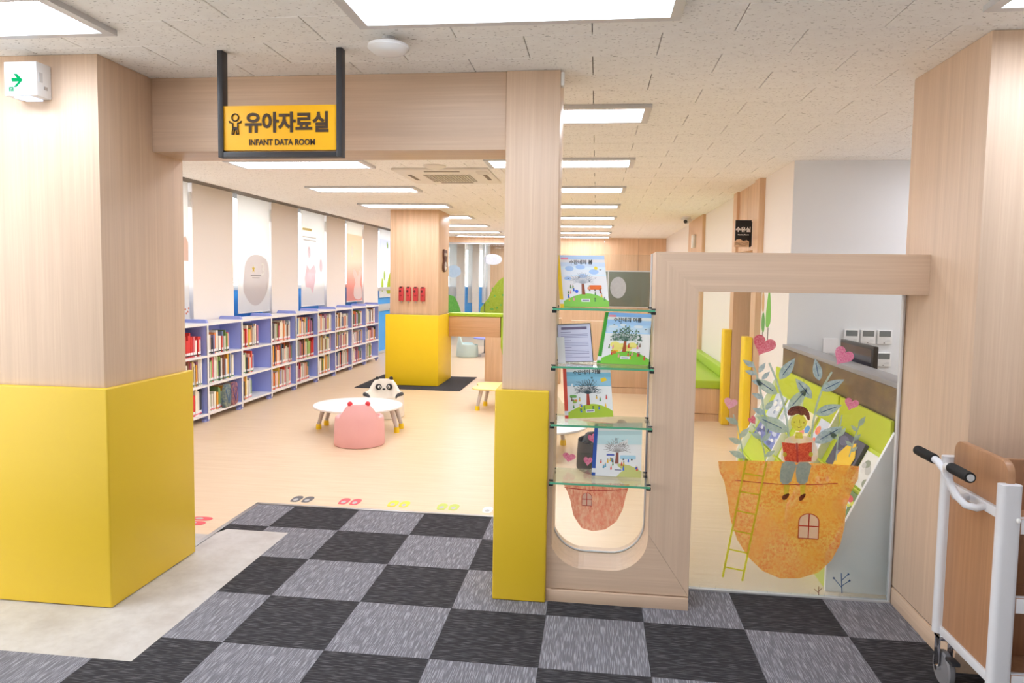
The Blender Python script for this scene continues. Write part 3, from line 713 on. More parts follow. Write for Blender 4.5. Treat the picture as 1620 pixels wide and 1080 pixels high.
big = [[(2.726,1.216),(2.804,1.336)], [(2.719,1.135),(2.596,1.218)], [(2.784,0.931),(2.61,1.008)], [(2.78,1.05),(2.874,1.172)], [(2.9,1.117),(2.809,1.225)], [(2.935,1.216),(2.907,1.336)], [(2.947,1.161),(3.065,1.227)], [(2.923,1.031),(3.059,1.088)], [(2.923,0.874),(3.071,0.971)]]
for k, (b, t) in enumerate(big):
    L = math.hypot(t[0]-b[0], t[1]-b[1])
    sticker('leaf', [leaf(b, t, L*.40)], F_LEAFG if k in (1, 2, 3) else F_LEAF, lift=0)
    sticker('leaf_vein', line([(b[0]*.8+t[0]*.2, b[1]*.8+t[1]*.2), (b[0]*.2+t[0]*.8, b[1]*.2+t[1]*.8)], .004), F_VEIN, lift=.5); YS[0] += .0002
small = [[(2.59,1.281),(2.528,1.318)], [(2.602,1.24),(2.54,1.259)], [(2.615,1.251),(2.649,1.307)], [(2.633,1.213),(2.674,1.259)], [(2.641,1.185),(2.576,1.207)], [(2.647,1.108),(2.582,1.134)], [(2.659,1.045),(2.701,1.103)], [(2.66,1.021),(2.588,1.053)],
         [(2.517,0.962),(2.445,0.995)], [(2.527,0.885),(2.576,0.944)], [(2.538,0.853),(2.466,0.882)], [(2.551,0.779),(2.472,0.808)], [(2.646,0.869),(2.694,0.92)], [(2.645,0.886),(2.583,0.916)], [(2.666,0.785),(2.718,0.822)],
         [(3.044,0.896),(3,0.94)], [(3.047,0.914),(3.084,0.964)], [(3.149,0.974),(3.182,1.031)], [(3.144,0.946),(3.109,0.979)], [(3.13,0.897),(3.164,0.933)], [(3.121,0.861),(3.084,0.895)], [(3.116,0.833),(3.151,0.863)]]
for k, (b, t) in enumerate(small):
    L = math.hypot(t[0]-b[0], t[1]-b[1]); sticker('leaf', [leaf(b, t, L*.42)], F_LEAF if k < 8 else F_LEAFG, lift=0)
YS[0] -= .0004
def px_heart(c, w, h, rot, mat): sticker('heart', [heart(c[0], c[1], w, h, R(rot))], mat, lift=0)
px_heart([(2.632,1.394)][0], .125, .115, -22, F_HEART)
px_heart([(3.047,1.347)][0], .105, .105, -32, F_HEARTP)
px_heart([(2.469,1.07)][0], .073, .068, -14, F_HEARTL)
px_heart([(3.104,1.09)][0], .076, .070, -18, F_HEARTP)
px_heart([(2.594,0.983)][0], .040, .052, 35, F_HEART)
pot = [(2.416,0.748),(2.599,0.76),(2.801,0.763),(3.001,0.761),(3.162,0.755),(3.159,0.685),(3.129,0.62),(3.104,0.524),(3.102,0.418),(3.084,0.317),(3.041,0.222),(2.974,0.149),(2.875,0.11),(2.774,0.103),(2.677,0.14),(2.596,0.215),(2.534,0.309),(2.496,0.415),(2.475,0.532),(2.454,0.632),(2.425,0.691)]
sticker('pot', [pot], F_POT, label='orange crayon-textured flower pot print')
sticker('pot_stitch', line([(2.512,0.645),(2.638,0.638),(2.773,0.634),(2.923,0.641),(3.055,0.655)], .005), F_RED)
a, b = [(2.86,0.478),(2.966,0.338)]
cx_, rx_ = (a[0]+b[0])/2, (b[0]-a[0])/2
archp = [(a[0], b[1]), (b[0], b[1])]+[(cx_+rx_*math.cos(PI*k/12), a[1]-.045+.045*math.sin(PI*k/12)) for k in range(13)]
sticker('little_window', [archp], F_CLEAR, label='small arched window print in the pot')
sticker('window_bars', line(archp+[archp[0]], .005)+line([(cx_, b[1]), (cx_, a[1])], .006)+line([(a[0], (a[1]+b[1])/2), (b[0], (a[1]+b[1])/2)], .006), F_RED)
lad = line([(2.566,0.759),(2.463,0.09)], .011)+line([(2.674,0.753),(2.57,0.075)], .011)
for p in ([(2.558,0.687),(2.66,0.674)], [(2.541,0.583),(2.644,0.57)], [(2.525,0.474),(2.624,0.458)], [(2.508,0.361),(2.608,0.346)], [(2.492,0.252),(2.592,0.236)], [(2.475,0.149),(2.575,0.134)]): lad += line(p, .008)
sticker('ladder', lad, F_LADDER, label='lime ladder print leaning on the pot')
# the reading child
kid = [('shirt', [smooth_poly([(2.782,0.91),(2.902,0.915),(2.937,0.857),(2.95,0.798),(2.928,0.762),(2.768,0.754),(2.746,0.795),(2.757,0.859)])], F_SHIRT),
       ('trousers', [smooth_poly([(2.761,0.771),(2.838,0.761),(2.821,0.7),(2.806,0.639),(2.753,0.636),(2.747,0.696)], 1), smooth_poly([(2.835,0.764),(2.915,0.764),(2.904,0.704),(2.893,0.643),(2.843,0.641),(2.831,0.7)], 1)], F_JEAN),
       ('shin', [[(2.77,0.634),(2.803,0.635),(2.796,0.575),(2.775,0.573)], [(2.857,0.638),(2.887,0.64),(2.883,0.576),(2.862,0.578)]], F_SKIN),
       ('shoe', [smooth_poly([(2.765,0.573),(2.798,0.589),(2.805,0.579),(2.786,0.549),(2.766,0.548)], 1), smooth_poly([(2.856,0.574),(2.885,0.593),(2.892,0.583),(2.87,0.547),(2.854,0.549)], 1)], F_BROWN),
       ('head', [[(p[0], p[1]) for p in ellipse(*[(2.836,0.982)][0], .041, .046, 24)]], F_SKIN),
       ('neck', [[(2.821,0.929),(2.854,0.93),(2.862,0.896),(2.819,0.894)]], F_SKIN),
       ('hair', [smooth_poly([(2.771,1.022),(2.782,1.061),(2.815,1.076),(2.855,1.074),(2.886,1.051),(2.895,0.999),(2.881,0.998),(2.867,1.029),(2.847,1.021),(2.827,1.034),(2.804,1.019)], 1)], F_HAIR),
       ('open_book', [[(2.75,0.87),(2.824,0.866),(2.835,0.764),(2.771,0.768)], [(2.837,0.866),(2.91,0.877),(2.911,0.771),(2.841,0.765)]], F_BOOK),
       ('book_spine', line([(2.83,0.87),(2.838,0.761)], .010), F_RED),
       ('hand', [ellipse(*[(2.769,0.804)][0], .011, .014, 12), ellipse(*[(2.906,0.81)][0], .011, .014, 12)], F_SKIN),
       ('face', [ellipse(*[(2.812,0.985)][0], .003, .003, 8), ellipse(*[(2.862,0.983)][0], .003, .003, 8)]+line([(2.827,0.961),(2.837,0.954),(2.85,0.962)], .0025)+line([(2.838,1),(2.839,0.982)], .0025), F_BROWN)]
for nm, polys, mat in kid: sticker('print_'+nm, polys, mat, label={'open_book': 'red open book print held by the child', 'hair': 'brown crayon hair print'}.get(nm))
sticker('twig', line([(3.103,0.043),(3.094,0.157)], .005)+line([(3.101,0.075),(3.056,0.126)], .004)+line([(3.101,0.086),(3.139,0.117)], .004)+line([(3.096,0.114),(3.131,0.153)], .004)
        +[ellipse(*p, .006, .006, 8) for p in [(3.056,0.126),(3.139,0.117),(3.131,0.153)]], F_VEIN, label='small blue twig print')
sticker('twig', line([(2.98,0.024),(2.978,0.074)], .004)+line([(2.979,0.038),(2.955,0.058)], .003)+line([(2.979,0.045),(2.995,0.064)], .003), F_BROWN, label='small brown twig print')
# prints on the niche pane
YS[0] = -.5745
sticker('pot', [[(1.551,0.586),(1.734,0.588),(1.933,0.591),(1.914,0.521),(1.898,0.443),(1.864,0.371),(1.805,0.323),(1.733,0.308),(1.668,0.323),(1.62,0.394),(1.6,0.485),(1.581,0.536)]], F_POTP, df, label='terracotta crayon flower pot print')
sticker('pot_stitch', line([(1.566,0.554),(1.735,0.544),(1.92,0.561)], .005), F_RED, df)
a, b = [(1.667,0.53),(1.723,0.455)]; cx_, rx_ = (a[0]+b[0])/2, (b[0]-a[0])/2
archp = [(a[0], b[1]), (b[0], b[1])]+[(cx_+rx_*math.cos(PI*k/10), a[1]-.025+.025*math.sin(PI*k/10)) for k in range(11)]
sticker('little_window', [archp], F_CLEAR, df)
sticker('window_bars', line(archp+[archp[0]], .003)+line([(cx_, b[1]), (cx_, a[1])], .004)+line([(a[0], (a[1]+b[1])/2), (b[0], (a[1]+b[1])/2)], .004), F_RED, df)
for p, w, h, ro, m_ in (([(1.587,0.728)][0], .075, .055, -10, F_HEARTP), ([(1.695,0.711)][0], .05, .055, -5, F_HEARTP), ([(1.721,0.843)][0], .05, .06, 20, F_HEARTP)):
    sticker('heart', [heart(p[0], p[1], w, h, R(ro))], m_, df)
# ================================================================ CEILING FITTINGS
def ceiling_light(x0, x1, yf, label, lm=None):
    t = thing('ceiling_light', ((x0+x1)/2, yf-.18, H), label, 'light', 'long recessed ceiling lights')
    y0 = yf-.36; z = H-.024
    fr = MB()
    for a in ((x0-.045, x1+.045, y0-.04, y0, z, H), (x0-.045, x1+.045, yf, yf+.04, z, H), (x0-.045, x0, y0, yf, z, H), (x1, x1+.045, y0, yf, z, H)): fr.box(*a, GREYM)
    part('light_frame', fr, t)
    part('diffuser', B(x0, x1, y0, yf, z+.008, z+.014, lm or LIGHTM), t)
ORD = ['first', 'second', 'third', 'fourth', 'fifth', 'sixth', 'seventh', 'eighth', 'ninth', 'tenth', 'eleventh', 'twelfth', 'thirteenth', 'fourteenth', 'fifteenth', 'sixteenth', 'seventeenth', 'eighteenth', 'nineteenth', 'twentieth',
       'twenty-first', 'twenty-second', 'twenty-third', 'twenty-fourth', 'twenty-fifth', 'twenty-sixth', 'twenty-seventh', 'twenty-eighth', 'twenty-ninth', 'thirtieth']
for i in range(0, 8):
    yf = .31+1.872*i if i < 7 else 13.1
    ceiling_light(.725, 1.99, yf, 'long white ceiling light, %s from the entrance in the row behind the slim column' % ORD[i])
    ceiling_light(-1.76, -.5, yf, 'long white ceiling light, %s from the entrance in the row nearer the windows' % ORD[i])
ceiling_light(4.75, 6.0, 1.55, 'added ceiling light brightening the grey wall, hidden by the right pillar')  # unseen lamp added to lift the dim grey wall
ceiling_light(4.75, 6.0, .31, 'added ceiling light over the service counter, unseen behind the right pillar')  # second unseen lamp, put in to light the counter bay
ceiling_light(1.3, 2.6, 15.0, 'added ceiling light brightening the room behind the tinted window')  # lamp added so the space behind the tinted pane is not black
for i, yf in enumerate((14.6, 16.2)):
    ceiling_light(-1.4, .4, yf, 'long white ceiling light in the far glazed play room, %s from the glass' % ORD[i])
for x0, nm in ((-1.75, 'above the left pillar'), (.73, 'above the carpet, cut by the top edge'), (3.23, 'above the right pillar, at the top corner')):
    ceiling_light(x0, x0+1.26, -1.575, 'broad white hall ceiling light %s' % nm, HALLM)
    if x0 > -1: ceiling_light(x0, x0+1.26, -3.45, 'white hall ceiling light, second row out, %s' % nm.split(',')[0], HALLM)
# air conditioner
ac = thing('ceiling_air_conditioner', (.15, 2.82, H), 'square white ceiling cassette air conditioner inside the entrance', 'air conditioner')
part('cover', MB().box(-.33, .64, 2.32, 3.3, H-.022, H, plain('aircon_cover', (226, 222, 214), .5)), ac, bev=.006)
gr = MB()
for k in range(16): gr.box(-.08+k*.031, -.062+k*.031, 2.62, 3.12, H-.03, H-.02, plain('aircon_grille', (190, 182, 170), .6))
part('grille', gr, ac)
for a in ((-.02,.34,2.40,2.44), (-.02,.34,3.2,3.24), (-.25,-.21,2.62,3.02), (.54,.58,2.62,3.02)): part('air_slot', B(*a, H-.025, H-.021, plain('aircon_slot', (120, 108, 96), .6)), ac)
part('badge', MB().prism(rrect(.50, .62, 2.4, 2.62, .04), 'z', H-.026, H-.021, plain('aircon_vane', (210, 204, 196), .5)), ac)
whole('ceiling_speaker', MB().lathe([(.11, 0), (.108, -.012), (.06, -.03), (.03, -.035)], (.14, 2.2, H), plain('speaker_white', (222, 218, 210), .5), 24), (.14, 2.2, H-.035), 'round white ceiling detector beside the air conditioner', 'detector', smooth=40)
ap = thing('wifi_access_point', (.757, -1.36, H-.075), 'round white wireless access point hanging from the hall ceiling', 'access point')
part('dome', MB().lathe([(.01, .03), (.07, .028), (.092, .018), (.094, .005), (.07, -.014), (.03, -.02)], (.757, -1.36, H-.055), PLASTIC, 36), ap, smooth=45)
part('bracket', MB().lathe([(.03, 0), (.03, -.03)], (.757, -1.36, H), GREYM, 16), ap)
part('status_light', MB().lathe([(.008, 0), (.008, -.004)], (.765, -1.42, H-.064), LEDB, 10), ap, label='tiny blue status light')
cv = thing('security_camera', (3.19, 7.5, H-.09), 'small white dome camera at the ceiling by the right wall', 'camera')
part('mount', MB().lathe([(.07, 0), (.07, -.03), (.03, -.04)], (3.19, 7.5, H), PLASTIC, 16), cv, smooth=40)
part('camera_body', MB().tube([(3.24, 7.5, H-.055), (3.17, 7.42, H-.08)], [.04, .045], PLASTIC, 12), cv, smooth=40)
part('lens', MB().tube([(3.165, 7.415, H-.082), (3.155, 7.40, H-.086)], .03, BLACK, 12), cv)
part('bracket_arm', MB().box(3.10, 3.30, 7.49, 7.51, H-.045, H-.03, PLASTIC), cv)
whole('door_sensor', B(1.513, 1.53, -.82, -.78, 2.745, 2.815, PLASTIC), (1.52, -.8, 2.745), 'tiny white sensor at the top of the slim column', 'sensor', bev=.003)
# ================================================================ SIGNS
sg = thing('hanging_sign', (.18, -1.22, 2.31), 'yellow hanging sign for the infant room in a dark steel frame', 'sign')
fr = MB().box(-.135, -.108, -1.246, -1.196, 2.312, H, DKBAR).box(.466, .493, -1.246, -1.196, 2.312, H, DKBAR).box(-.108, .466, -1.246, -1.196, 2.312, 2.338, DKBAR)
part('sign_frame', fr, sg, bev=.002)
SY = plain('amber_sign_face', (255, 190, 20), .5)
part('sign_board', B(-.112, .464, -1.238, -1.205, 2.346, 2.560, SY), sg, bev=.001)
BRN = plain('dark_brown_letter', (70, 50, 34), .5)
o_ = woff(sg)
def stext(nm, body, size, x, z, bold=0, sx=1., sp=1.): return text(nm, body, size, Vector((x, -1.2395, z))-o_, BRN, sg, bold=bold, ext=.0015, sx=sx, space=sp)
stext('korean_lettering', '유아자료실', .102, .216, 2.472, .0034, .93, .97)
stext('english_lettering', 'INFANT DATA ROOM', .040, .19, 2.383, .0007, .86)
ic = MB(); ix, iz = -.048, 2.47
ring = [(ix+.017*math.cos(2*PI*k/20), -1.240, iz+.034+.017*math.sin(2*PI*k/20)) for k in range(21)]
ic.tube(ring, .0034, BRN, 6)
for pth in ([(ix-.030, iz+.018), (ix-.028, iz+.010), (ix-.012, iz+.006)], [(ix+.030, iz+.018), (ix+.028, iz+.010), (ix+.012, iz+.006)], [(ix-.013, iz+.008), (ix-.013, iz-.018), (ix-.017, iz-.046), (ix-.008, iz-.046), (ix-.003, iz-.024), (ix+.003, iz-.024), (ix+.008, iz-.046), (ix+.017, iz-.046), (ix+.013, iz-.018), (ix+.013, iz+.008)]):
    ic.tube([(a, -1.240, b) for a, b in pth], .0034, BRN, 6)
ic.box(ix-.014, ix+.014, -1.2415, -1.2385, iz-.026, iz-.012, BRN)
part('child_pictogram', ic, sg, label='small outlined child figure')
ex = thing('exit_sign', (-1.11, -1.27, 2.6), 'small lit white exit box with green arrow, high on the left pillar', 'sign')
part('housing', B(-1.197, -1.02, -1.335, -1.239, 2.6, 2.766, PLASTIC), ex, bev=.006)
part('lit_face', B(-1.180, -1.05, -1.338, -1.334, 2.612, 2.748, EXITM), ex)
ar = MB()
ar.prism([(-1.138,2.704),(-1.122,2.704),(-1.092,2.674),(-1.099,2.668),(-1.108,2.668)], 'y', -1.3405, -1.338, EXITG)
ar.prism([(-1.150,2.684),(-1.100,2.682),(-1.100,2.668),(-1.148,2.668)], 'y', -1.3406, -1.338, EXITG)
ar.prism([(-1.092,2.674),(-1.099,2.668),(-1.126,2.642),(-1.139,2.642),(-1.108,2.672)], 'y', -1.3400, -1.338, EXITG)
part('green_arrow', ar, ex)
rm = MB()
for a in ((-1.164,-1.160,2.622,2.640), (-1.147,-1.143,2.622,2.640), (-1.164,-1.143,2.637,2.641), (-1.155,-1.152,2.622,2.634)): rm.box(a[0], a[1], -1.3405, -1.338, a[2], a[3], EXITG)
part('green_glyph', rm, ex)
part('side_button', B(-1.021, -1.017, -1.32, -1.30, 2.67, 2.715, GREYM), ex)
part('side_button', B(-1.021, -1.017, -1.29, -1.27, 2.64, 2.655, STEEL), ex)
part('lamp_window', B(-1.15, -1.06, -1.33, -1.25, 2.592, 2.601, EXITM), ex)
bs = thing('nursing_room_sign', (3.30, 3.37, 2.13), 'small black projecting sign beside the oak doorway on the right wall', 'sign')
part('board', B(3.205, 3.372, 3.36, 3.385, 2.13, 2.42, BLACK), bs)
part('lettering', MB(), bs) if False else text('lettering', '수유실', .058, Vector((3.287, 3.358, 2.315))-woff(bs), WHITE, bs, bold=.0018, ext=.001)
text('small_lettering', 'Nursing Room', .02, Vector((3.29, 3.358, 2.262))-woff(bs), WHITE, bs, bold=.0004, ext=.001)
hills_ = [(3.195, 2.13), (3.35, 2.13), (3.35, 2.19), (3.325, 2.205), (3.29, 2.195), (3.255, 2.215), (3.22, 2.21), (3.195, 2.18)]
part('wooden_hills', MB().prism(hills_, 'y', 3.35, 3.359, WFAR), bs, label='layered wooden hill cut-out')
hl = MB()
for k in range(3): hl.tube([(3.2+.02*j, 3.349, 2.15+.014*k+.008*math.sin(j*1.1+k)) for j in range(8)], .0015, BRN, 5)
part('hill_lines', hl, bs)
part('side_bracket', B(3.36, 3.38, 3.362, 3.383, 2.14, 2.40, DKBAR), bs)

# ================================================================ FLOOR PRINTS AND MAT
for (x, y), rgb, nm, rot in (((-.52, .615), (92, 92, 98), 'charcoal', 0), ((-.137, .62), (232, 84, 96), 'red', 0), ((.25, .628), (246, 222, 60), 'yellow', 0), ((.637, .622), (198, 212, 96), 'lime', 0), ((.99, .605), (244, 242, 236), 'white', 0), ((-1.03, .03), (232, 84, 84), 'red', R(-90))):
    lab = '%s pair of shoe prints on the wood floor by the carpet edge' % nm if rot == 0 else 'red pair of shoe prints on the wood floor behind the left pillar'
    t = thing('shoe_print_sticker', (x, y, 0), lab, 'floor sticker', 'shoe print stickers along the threshold', rot)
    for sx in (-.045, .045):
        p = MB().prism(smooth_poly([(sx-.034, -.05), (sx-.026, -.075), (sx+.026, -.075), (sx+.034, -.05), (sx+.04, .03), (sx+.02, .07), (sx-.02, .07), (sx-.04, .03)], 2), 'z', .0005, .0018, plain('sticker_'+nm, rgb, .5))
        q = p.build('shoe_print', t)
        MB().prism(ellipse(sx, -.025, .018, .03, 12), 'z', .0018, .0024, plain('sticker_heel', (232, 226, 220) if nm != 'charcoal' else (190, 190, 190), .5)).build('heel_mark', q)
mt = whole('entrance_mat', B(-2.03, -.34, 6.05, 7.62, .0, .008, CARPET_M), (-1.2, 6.8, 0), 'dark grey mat under the yellow clad pillar', 'mat', bev=.003)

# ================================================================ MIDDLE PILLAR AND PLAY ARCH
struct('pillar_middle', B(-1.575, -.785, 6.45, 7.25, .0085, H-.001, WFAR), 'oak clad pillar in the middle of the children room', bev=.003)
whole('padded_guard', MB().prism([(-1.64,6.405),(-.768,6.405),(-.768,7.42),(-.80,7.42),(-.80,7.26),(-.782,7.26),(-.782,6.447),(-1.578,6.447),(-1.578,7.3),(-1.64,7.3)], 'z', .01, 1.15, YEL2), (-1.2, 6.4, 0),
      'tall yellow padded guard around the middle pillar', 'padding', bev=.012, seg=3)
for k, x in enumerate((-1.385, -1.265, -1.147, -1.03)):
    t = thing('emergency_pouch', (x, 6.42, 1.37), '%s of the four red wall pouches on the middle pillar' % ['leftmost', 'second from the left', 'third from the left', 'rightmost'][k], 'pouch', 'red pouches on the middle pillar')
    part('pouch', MB().prism(rrect(x-.037, x+.037, 1.37, 1.60, .025, corners=(1, 1, 0, 0)), 'y', 6.405, 6.449, plain('red_pouch', (204, 62, 66), .5)), t, bev=.004)
    part('dark_emblem', MB().prism(ellipse(x-.012, 1.525, .016, .02, 12), 'y', 6.400, 6.405, plain('pouch_emblem', (92, 24, 26), .6)), t)
    part('pouch_print', MB().prism(ellipse(x, 1.458, .02, .012, 10), 'y', 6.400, 6.405, plain('pouch_print', (160, 40, 44), .6)), t)
    part('top_cap', B(x-.02, x+.02, 6.402, 6.405, 1.575, 1.598, plain('pouch_cap', (70, 26, 26), .5)), t)
    part('hanger', B(x-.004, x+.004, 6.43, 6.449, 1.335, 1.37, GREYM), t)
ck = thing('owl_wall_clock', (-.78, 6.86, 1.83), 'brown wooden animal shaped wall clock on the right face of the middle pillar', 'clock')
cp = smooth_poly([(6.74, 1.84), (6.98, 1.86), (7.0, 1.98), (6.93, 2.02), (7.0, 2.12), (6.97, 2.22), (6.86, 2.19), (6.76, 2.23), (6.73, 2.12), (6.79, 2.03), (6.72, 1.96)], 2)
part('wooden_body', MB().prism(cp, 'x', -.785, -.755, plain('dark_walnut', (92, 58, 42), .5)), ck, bev=.004)
part('clock_face', MB().prism(ellipse(6.86, 1.94, .07, .07, 20), 'x', -.755, -.75, WHITE), ck)
part('eyes', MB().prism(ellipse(6.80, 2.13, .028, .028, 12), 'x', -.755, -.75, CREAM).prism(ellipse(6.92, 2.13, .028, .028, 12), 'x', -.755, -.75, CREAM), ck)
part('clock_hand', MB().box(-.75, -.747, 6.855, 6.865, 1.94, 1.99, BLACK).box(-.75, -.747, 6.86, 6.9, 1.935, 1.945, BLACK), ck)
ac_ = thing('play_arch', (.2, 7.35, 0), 'low oak play arch with lime padded top joined to the middle pillar', 'play arch')
part('arch_beam', MB().box(-.764, .12, 7.2, 7.5, .755, 1.10, wood('warm_oak_cross', (222, 180, 142), (206, 162, 124), (1.6, 50, 50))), ac_, bev=.003)
part('arch_post', MB().prism([(-.135,0),(1.15,0),(1.15,1.1),(1.04,1.1),(1.04,.55),(.98,.38),(.85,.3),(.42,.3),(.24,.36),(.17,.5),(.15,.62),(.15,.755),(-.135,.755)], 'y', 7.2, 7.5, WFAR), ac_, bev=.003)
part('top_pad', B(-.764, .155, 7.18, 7.52, 1.10, 1.155, GREEN), ac_, bev=.012, seg=3)
gl = [(.135, 1.09), (.135, .60), (.165, .47), (.25, .35), (.42, .285), (.85, .285), (.97, .35), (1.03, .5), (1.03, 1.1), (1.0, 1.1), (1.0, .52), (.95, .4), (.85, .33), (.42, .33), (.28, .385), (.21, .49), (.185, .6), (.185, 1.09)]
part('opening_pad', MB().prism(gl, 'y', 7.185, 7.515, GREEN), ac_, bev=.008)
part('end_pad', B(.155, .19, 7.18, 7.52, 1.05, 1.15, GREEN), ac_, bev=.01)
lw = thing('low_partition', (2.2, 6.42, 0), 'low oak partition with plinth seen behind the glass shelves', 'partition')
part('panel', B(1.35, 2.65, 6.38, 6.5, .1, 1.12, WFAR), lw, bev=.003)
part('plinth', B(1.35, 2.65, 6.385, 6.5, 0, .092, WFAR), lw)

# ================================================================ CHILDREN'S FURNITURE
def bear_chair_parts(t, mat, inner, ears=None, face=None, arms=None, sc=1.0):
    N = 56; a, b = .262, .245
    def ring(k, s): w = 2*PI*k/N; return math.sin(w)*a*s, math.cos(w)*b*s       # w = 0 at the back (+y)
    def hgt(k):
        c = math.cos(2*PI*k/N); t_ = min(1, max(0, (c-.50)/.43)); t_ = t_*t_*(3-2*t_)
        f = min(1, max(0, (-c-.55)/.3)); f = f*f*(3-2*f)
        return .302+.145*t_-.075*f
    vs = []; prof = []
    for k in range(N):
        h = hgt(k); lean = max(0, h-.30)
        def pt(s, z): x, y = ring(k, s); return (x, y, z)
        prof.append([pt(.97, .004), pt(1.0, .02), pt(.985, .16), pt(.955, .27), pt(.94-.5*lean, h-.012), pt(.90-.5*lean, h), pt(.80-.5*lean, h), pt(.765-.45*lean, h-.014), pt(.72, .235), pt(.66, .205)])
    M = len(prof[0]); vs = [p for r in prof for p in r]; fs = []
    for k in range(N):
        for j in range(M-1): fs.append((k*M+j, k*M+j+1, ((k+1)%N)*M+j+1, ((k+1)%N)*M+j))
    mb = MB().add(vs, fs, mat)
    mb.add([prof[k][0] for k in range(N)], [tuple(range(N))], mat)
    mb.build('shell', t, smooth=50)
    sm = MB().add([prof[k][9] for k in range(N)]+[(p[9][0]*.8, p[9][1]*.8, .214) for p in prof], [(k, (k+1)%N, N+(k+1)%N, N+k) for k in range(N)]+[tuple(range(N, 2*N))], inner)
    sm.build('seat', t, smooth=60)
    if ears:
        for s in (-1, 1): MB().ball((s*.088, .178, .452), (.026, .022, .027), ears).build('ear', t, smooth=80)
    MB().tube([(0, .2462*math.cos(0)*1.0, .02), (0, .2425, .16), (0, .236, .27), (0, .222, .34)], .0022, mat, 6).build('seam', t, smooth=60)
    if face:
        ey = MB(); wy = MB(); no = MB()
        for s in (-1, 1):
            ey.ball((s*.068, .132, .352), (.040, .02, .040), BLACK); wy.ball((s*.060, .116, .354), (.018, .012, .020), WHITE)
            no.ball((s*.055, .106, .353), (.009, .006, .010), BLACK)
        no.ball((0, .126, .322), (.019, .016, .013), BLACK)
        ey.build('eye_patch', t, smooth=80); wy.build('eye', t, smooth=80); no.build('nose', t, smooth=80)
    if arms:
        for s in (-1, 1):
            am = MB()
            vs = []; n2 = 9
            ks = [int(N/4*1.05)+j for j in range(n2)] if s > 0 else [N-int(N/4*1.05)-j for j in range(n2)]
            fs = []
            for k in ks:
                p = prof[k % N]
                for q in (p[3], p[4], p[5], p[6], p[7]): vs.append((q[0]*1.012, q[1]*1.012, q[2]+.004))
            for i in range(n2-1):
                for j in range(4): fs.append((i*5+j, i*5+j+1, (i+1)*5+j+1, (i+1)*5+j))
            am.add(vs, fs, arms).build('arm', t, smooth=70)
pk = thing('pink_bear_chair', (-.70, 2.46, 0), 'pink bear tub chair with red ears at the white round table', 'chair', None, PI-R(-6)+0)
pk.rotation_euler.z = PI+R(17)
bear_chair_parts(pk, PINK, PINK, RED)
pn = thing('panda_chair', (-.90, 3.93, 0), 'white panda tub chair with black ears facing the entrance', 'chair', None, R(14))
bear_chair_parts(pn, CREAM, CREAM, BLACK, True, plain('charcoal_leatherette', (50, 50, 54), .5))
aq = thing('aqua_tub_chair', (-1.12, 10.9, 0), 'pale aqua tub chair seen through the play arch', 'chair', None, R(105))
bear_chair_parts(aq, AQUA, AQUA)
CHAR = plain('charcoal_leatherette', (50, 50, 54), .5)
dk = thing('black_tub_chair', (1.82, 1.93, 0), 'black tub chair seen through the display niche behind the lowest shelf', 'chair', None, R(-80))
bear_chair_parts(dk, CHAR, CHAR)
MB().prism(ellipse(0, 0, .25, .235, 32), 'z', .0, .06, plain('red_leatherette', (206, 70, 66), .5)).build('red_base', dk)
cr = thing('cream_bear_chair', (1.30, 3.55, 0), 'cream tub chair with dark seat behind the niche table', 'chair', None, R(150))
bear_chair_parts(cr, plain('buff_leatherette', (240, 226, 196), .5), CHAR, None)
def kid_table(nm, c, outline, top_mat, legs, label, z=.30, rz=0):
    t = thing(nm, (c[0], c[1], 0), label, 'table', None, rz)
    MB().prism(outline, 'z', z-.022, z, top_mat).build('table_top', t, bev=.006, seg=3)
    MB().prism([(p[0]*.7, p[1]*.7) for p in outline], 'z', z-.04, z-.022, LEGG).build('apron', t)
    for (fx, fy) in legs:
        tx, ty = fx*.86, fy*.86
        leg = MB().tube([(tx, ty, z-.03), (fx, fy, .05)], [.028, .021], LEGG, 12).build('leg', t, smooth=50)
        MB().tube([(fx*.998, fy*.998, .06), (fx, fy, .03), (fx, fy, .0)], [.027, .031, .031], FOOTY, 12).build('rubber_foot', leg, smooth=50)
    return t
kid_table('round_table', (-.93, 3.08), ellipse(0, 0, .5, .47, 48), TBLW, [(-.46, -.02), (-.455, .2), (.455, -.02), (.445, .2)], 'low white round children table between pink and panda chairs')
cl = [( (.40+.055*math.cos(5*2*PI*k/60))*math.cos(2*PI*k/60)*1.05, (.40+.055*math.cos(5*2*PI*k/60))*math.sin(2*PI*k/60)) for k in range(60)]
kid_table('cloud_table', (.52, 4.8), cl, TBLY, [(-.33, -.24), (-.28, .12), (.3, -.2), (.28, .2)], 'low pale yellow cloud shaped table behind the slim column')
kid_table('round_table', (1.22, 2.44), ellipse(0, 0, .45, .45, 40), TBLW, [(.13, -.38), (.19, .36), (-.32, -.2), (-.3, .24)], 'low white round table seen through the display niche')
mv = thing('play_table', (-.55, 11.3, 0), 'low periwinkle play table with dark base seen through the play arch', 'table')
part('table_top', MB().prism(smooth_poly([(-1.0, 10.75), (-.1, 10.8), (0, 11.2), (-.2, 11.8), (-.9, 11.85), (-1.0, 11.4)], 2), 'z', .40, .425, MAUVE), mv, bev=.004)
part('dark_base', B(-.75, -.2, 10.95, 11.65, .08, .40, BLACK), mv, bev=.01)
part('back_rim', B(-.85, -.1, 11.8, 11.86, .42, .47, BLACK), mv, bev=.008)
part('base_plinth', B(-.8, -.15, 10.9, 11.7, 0, .08, LEGG), mv)
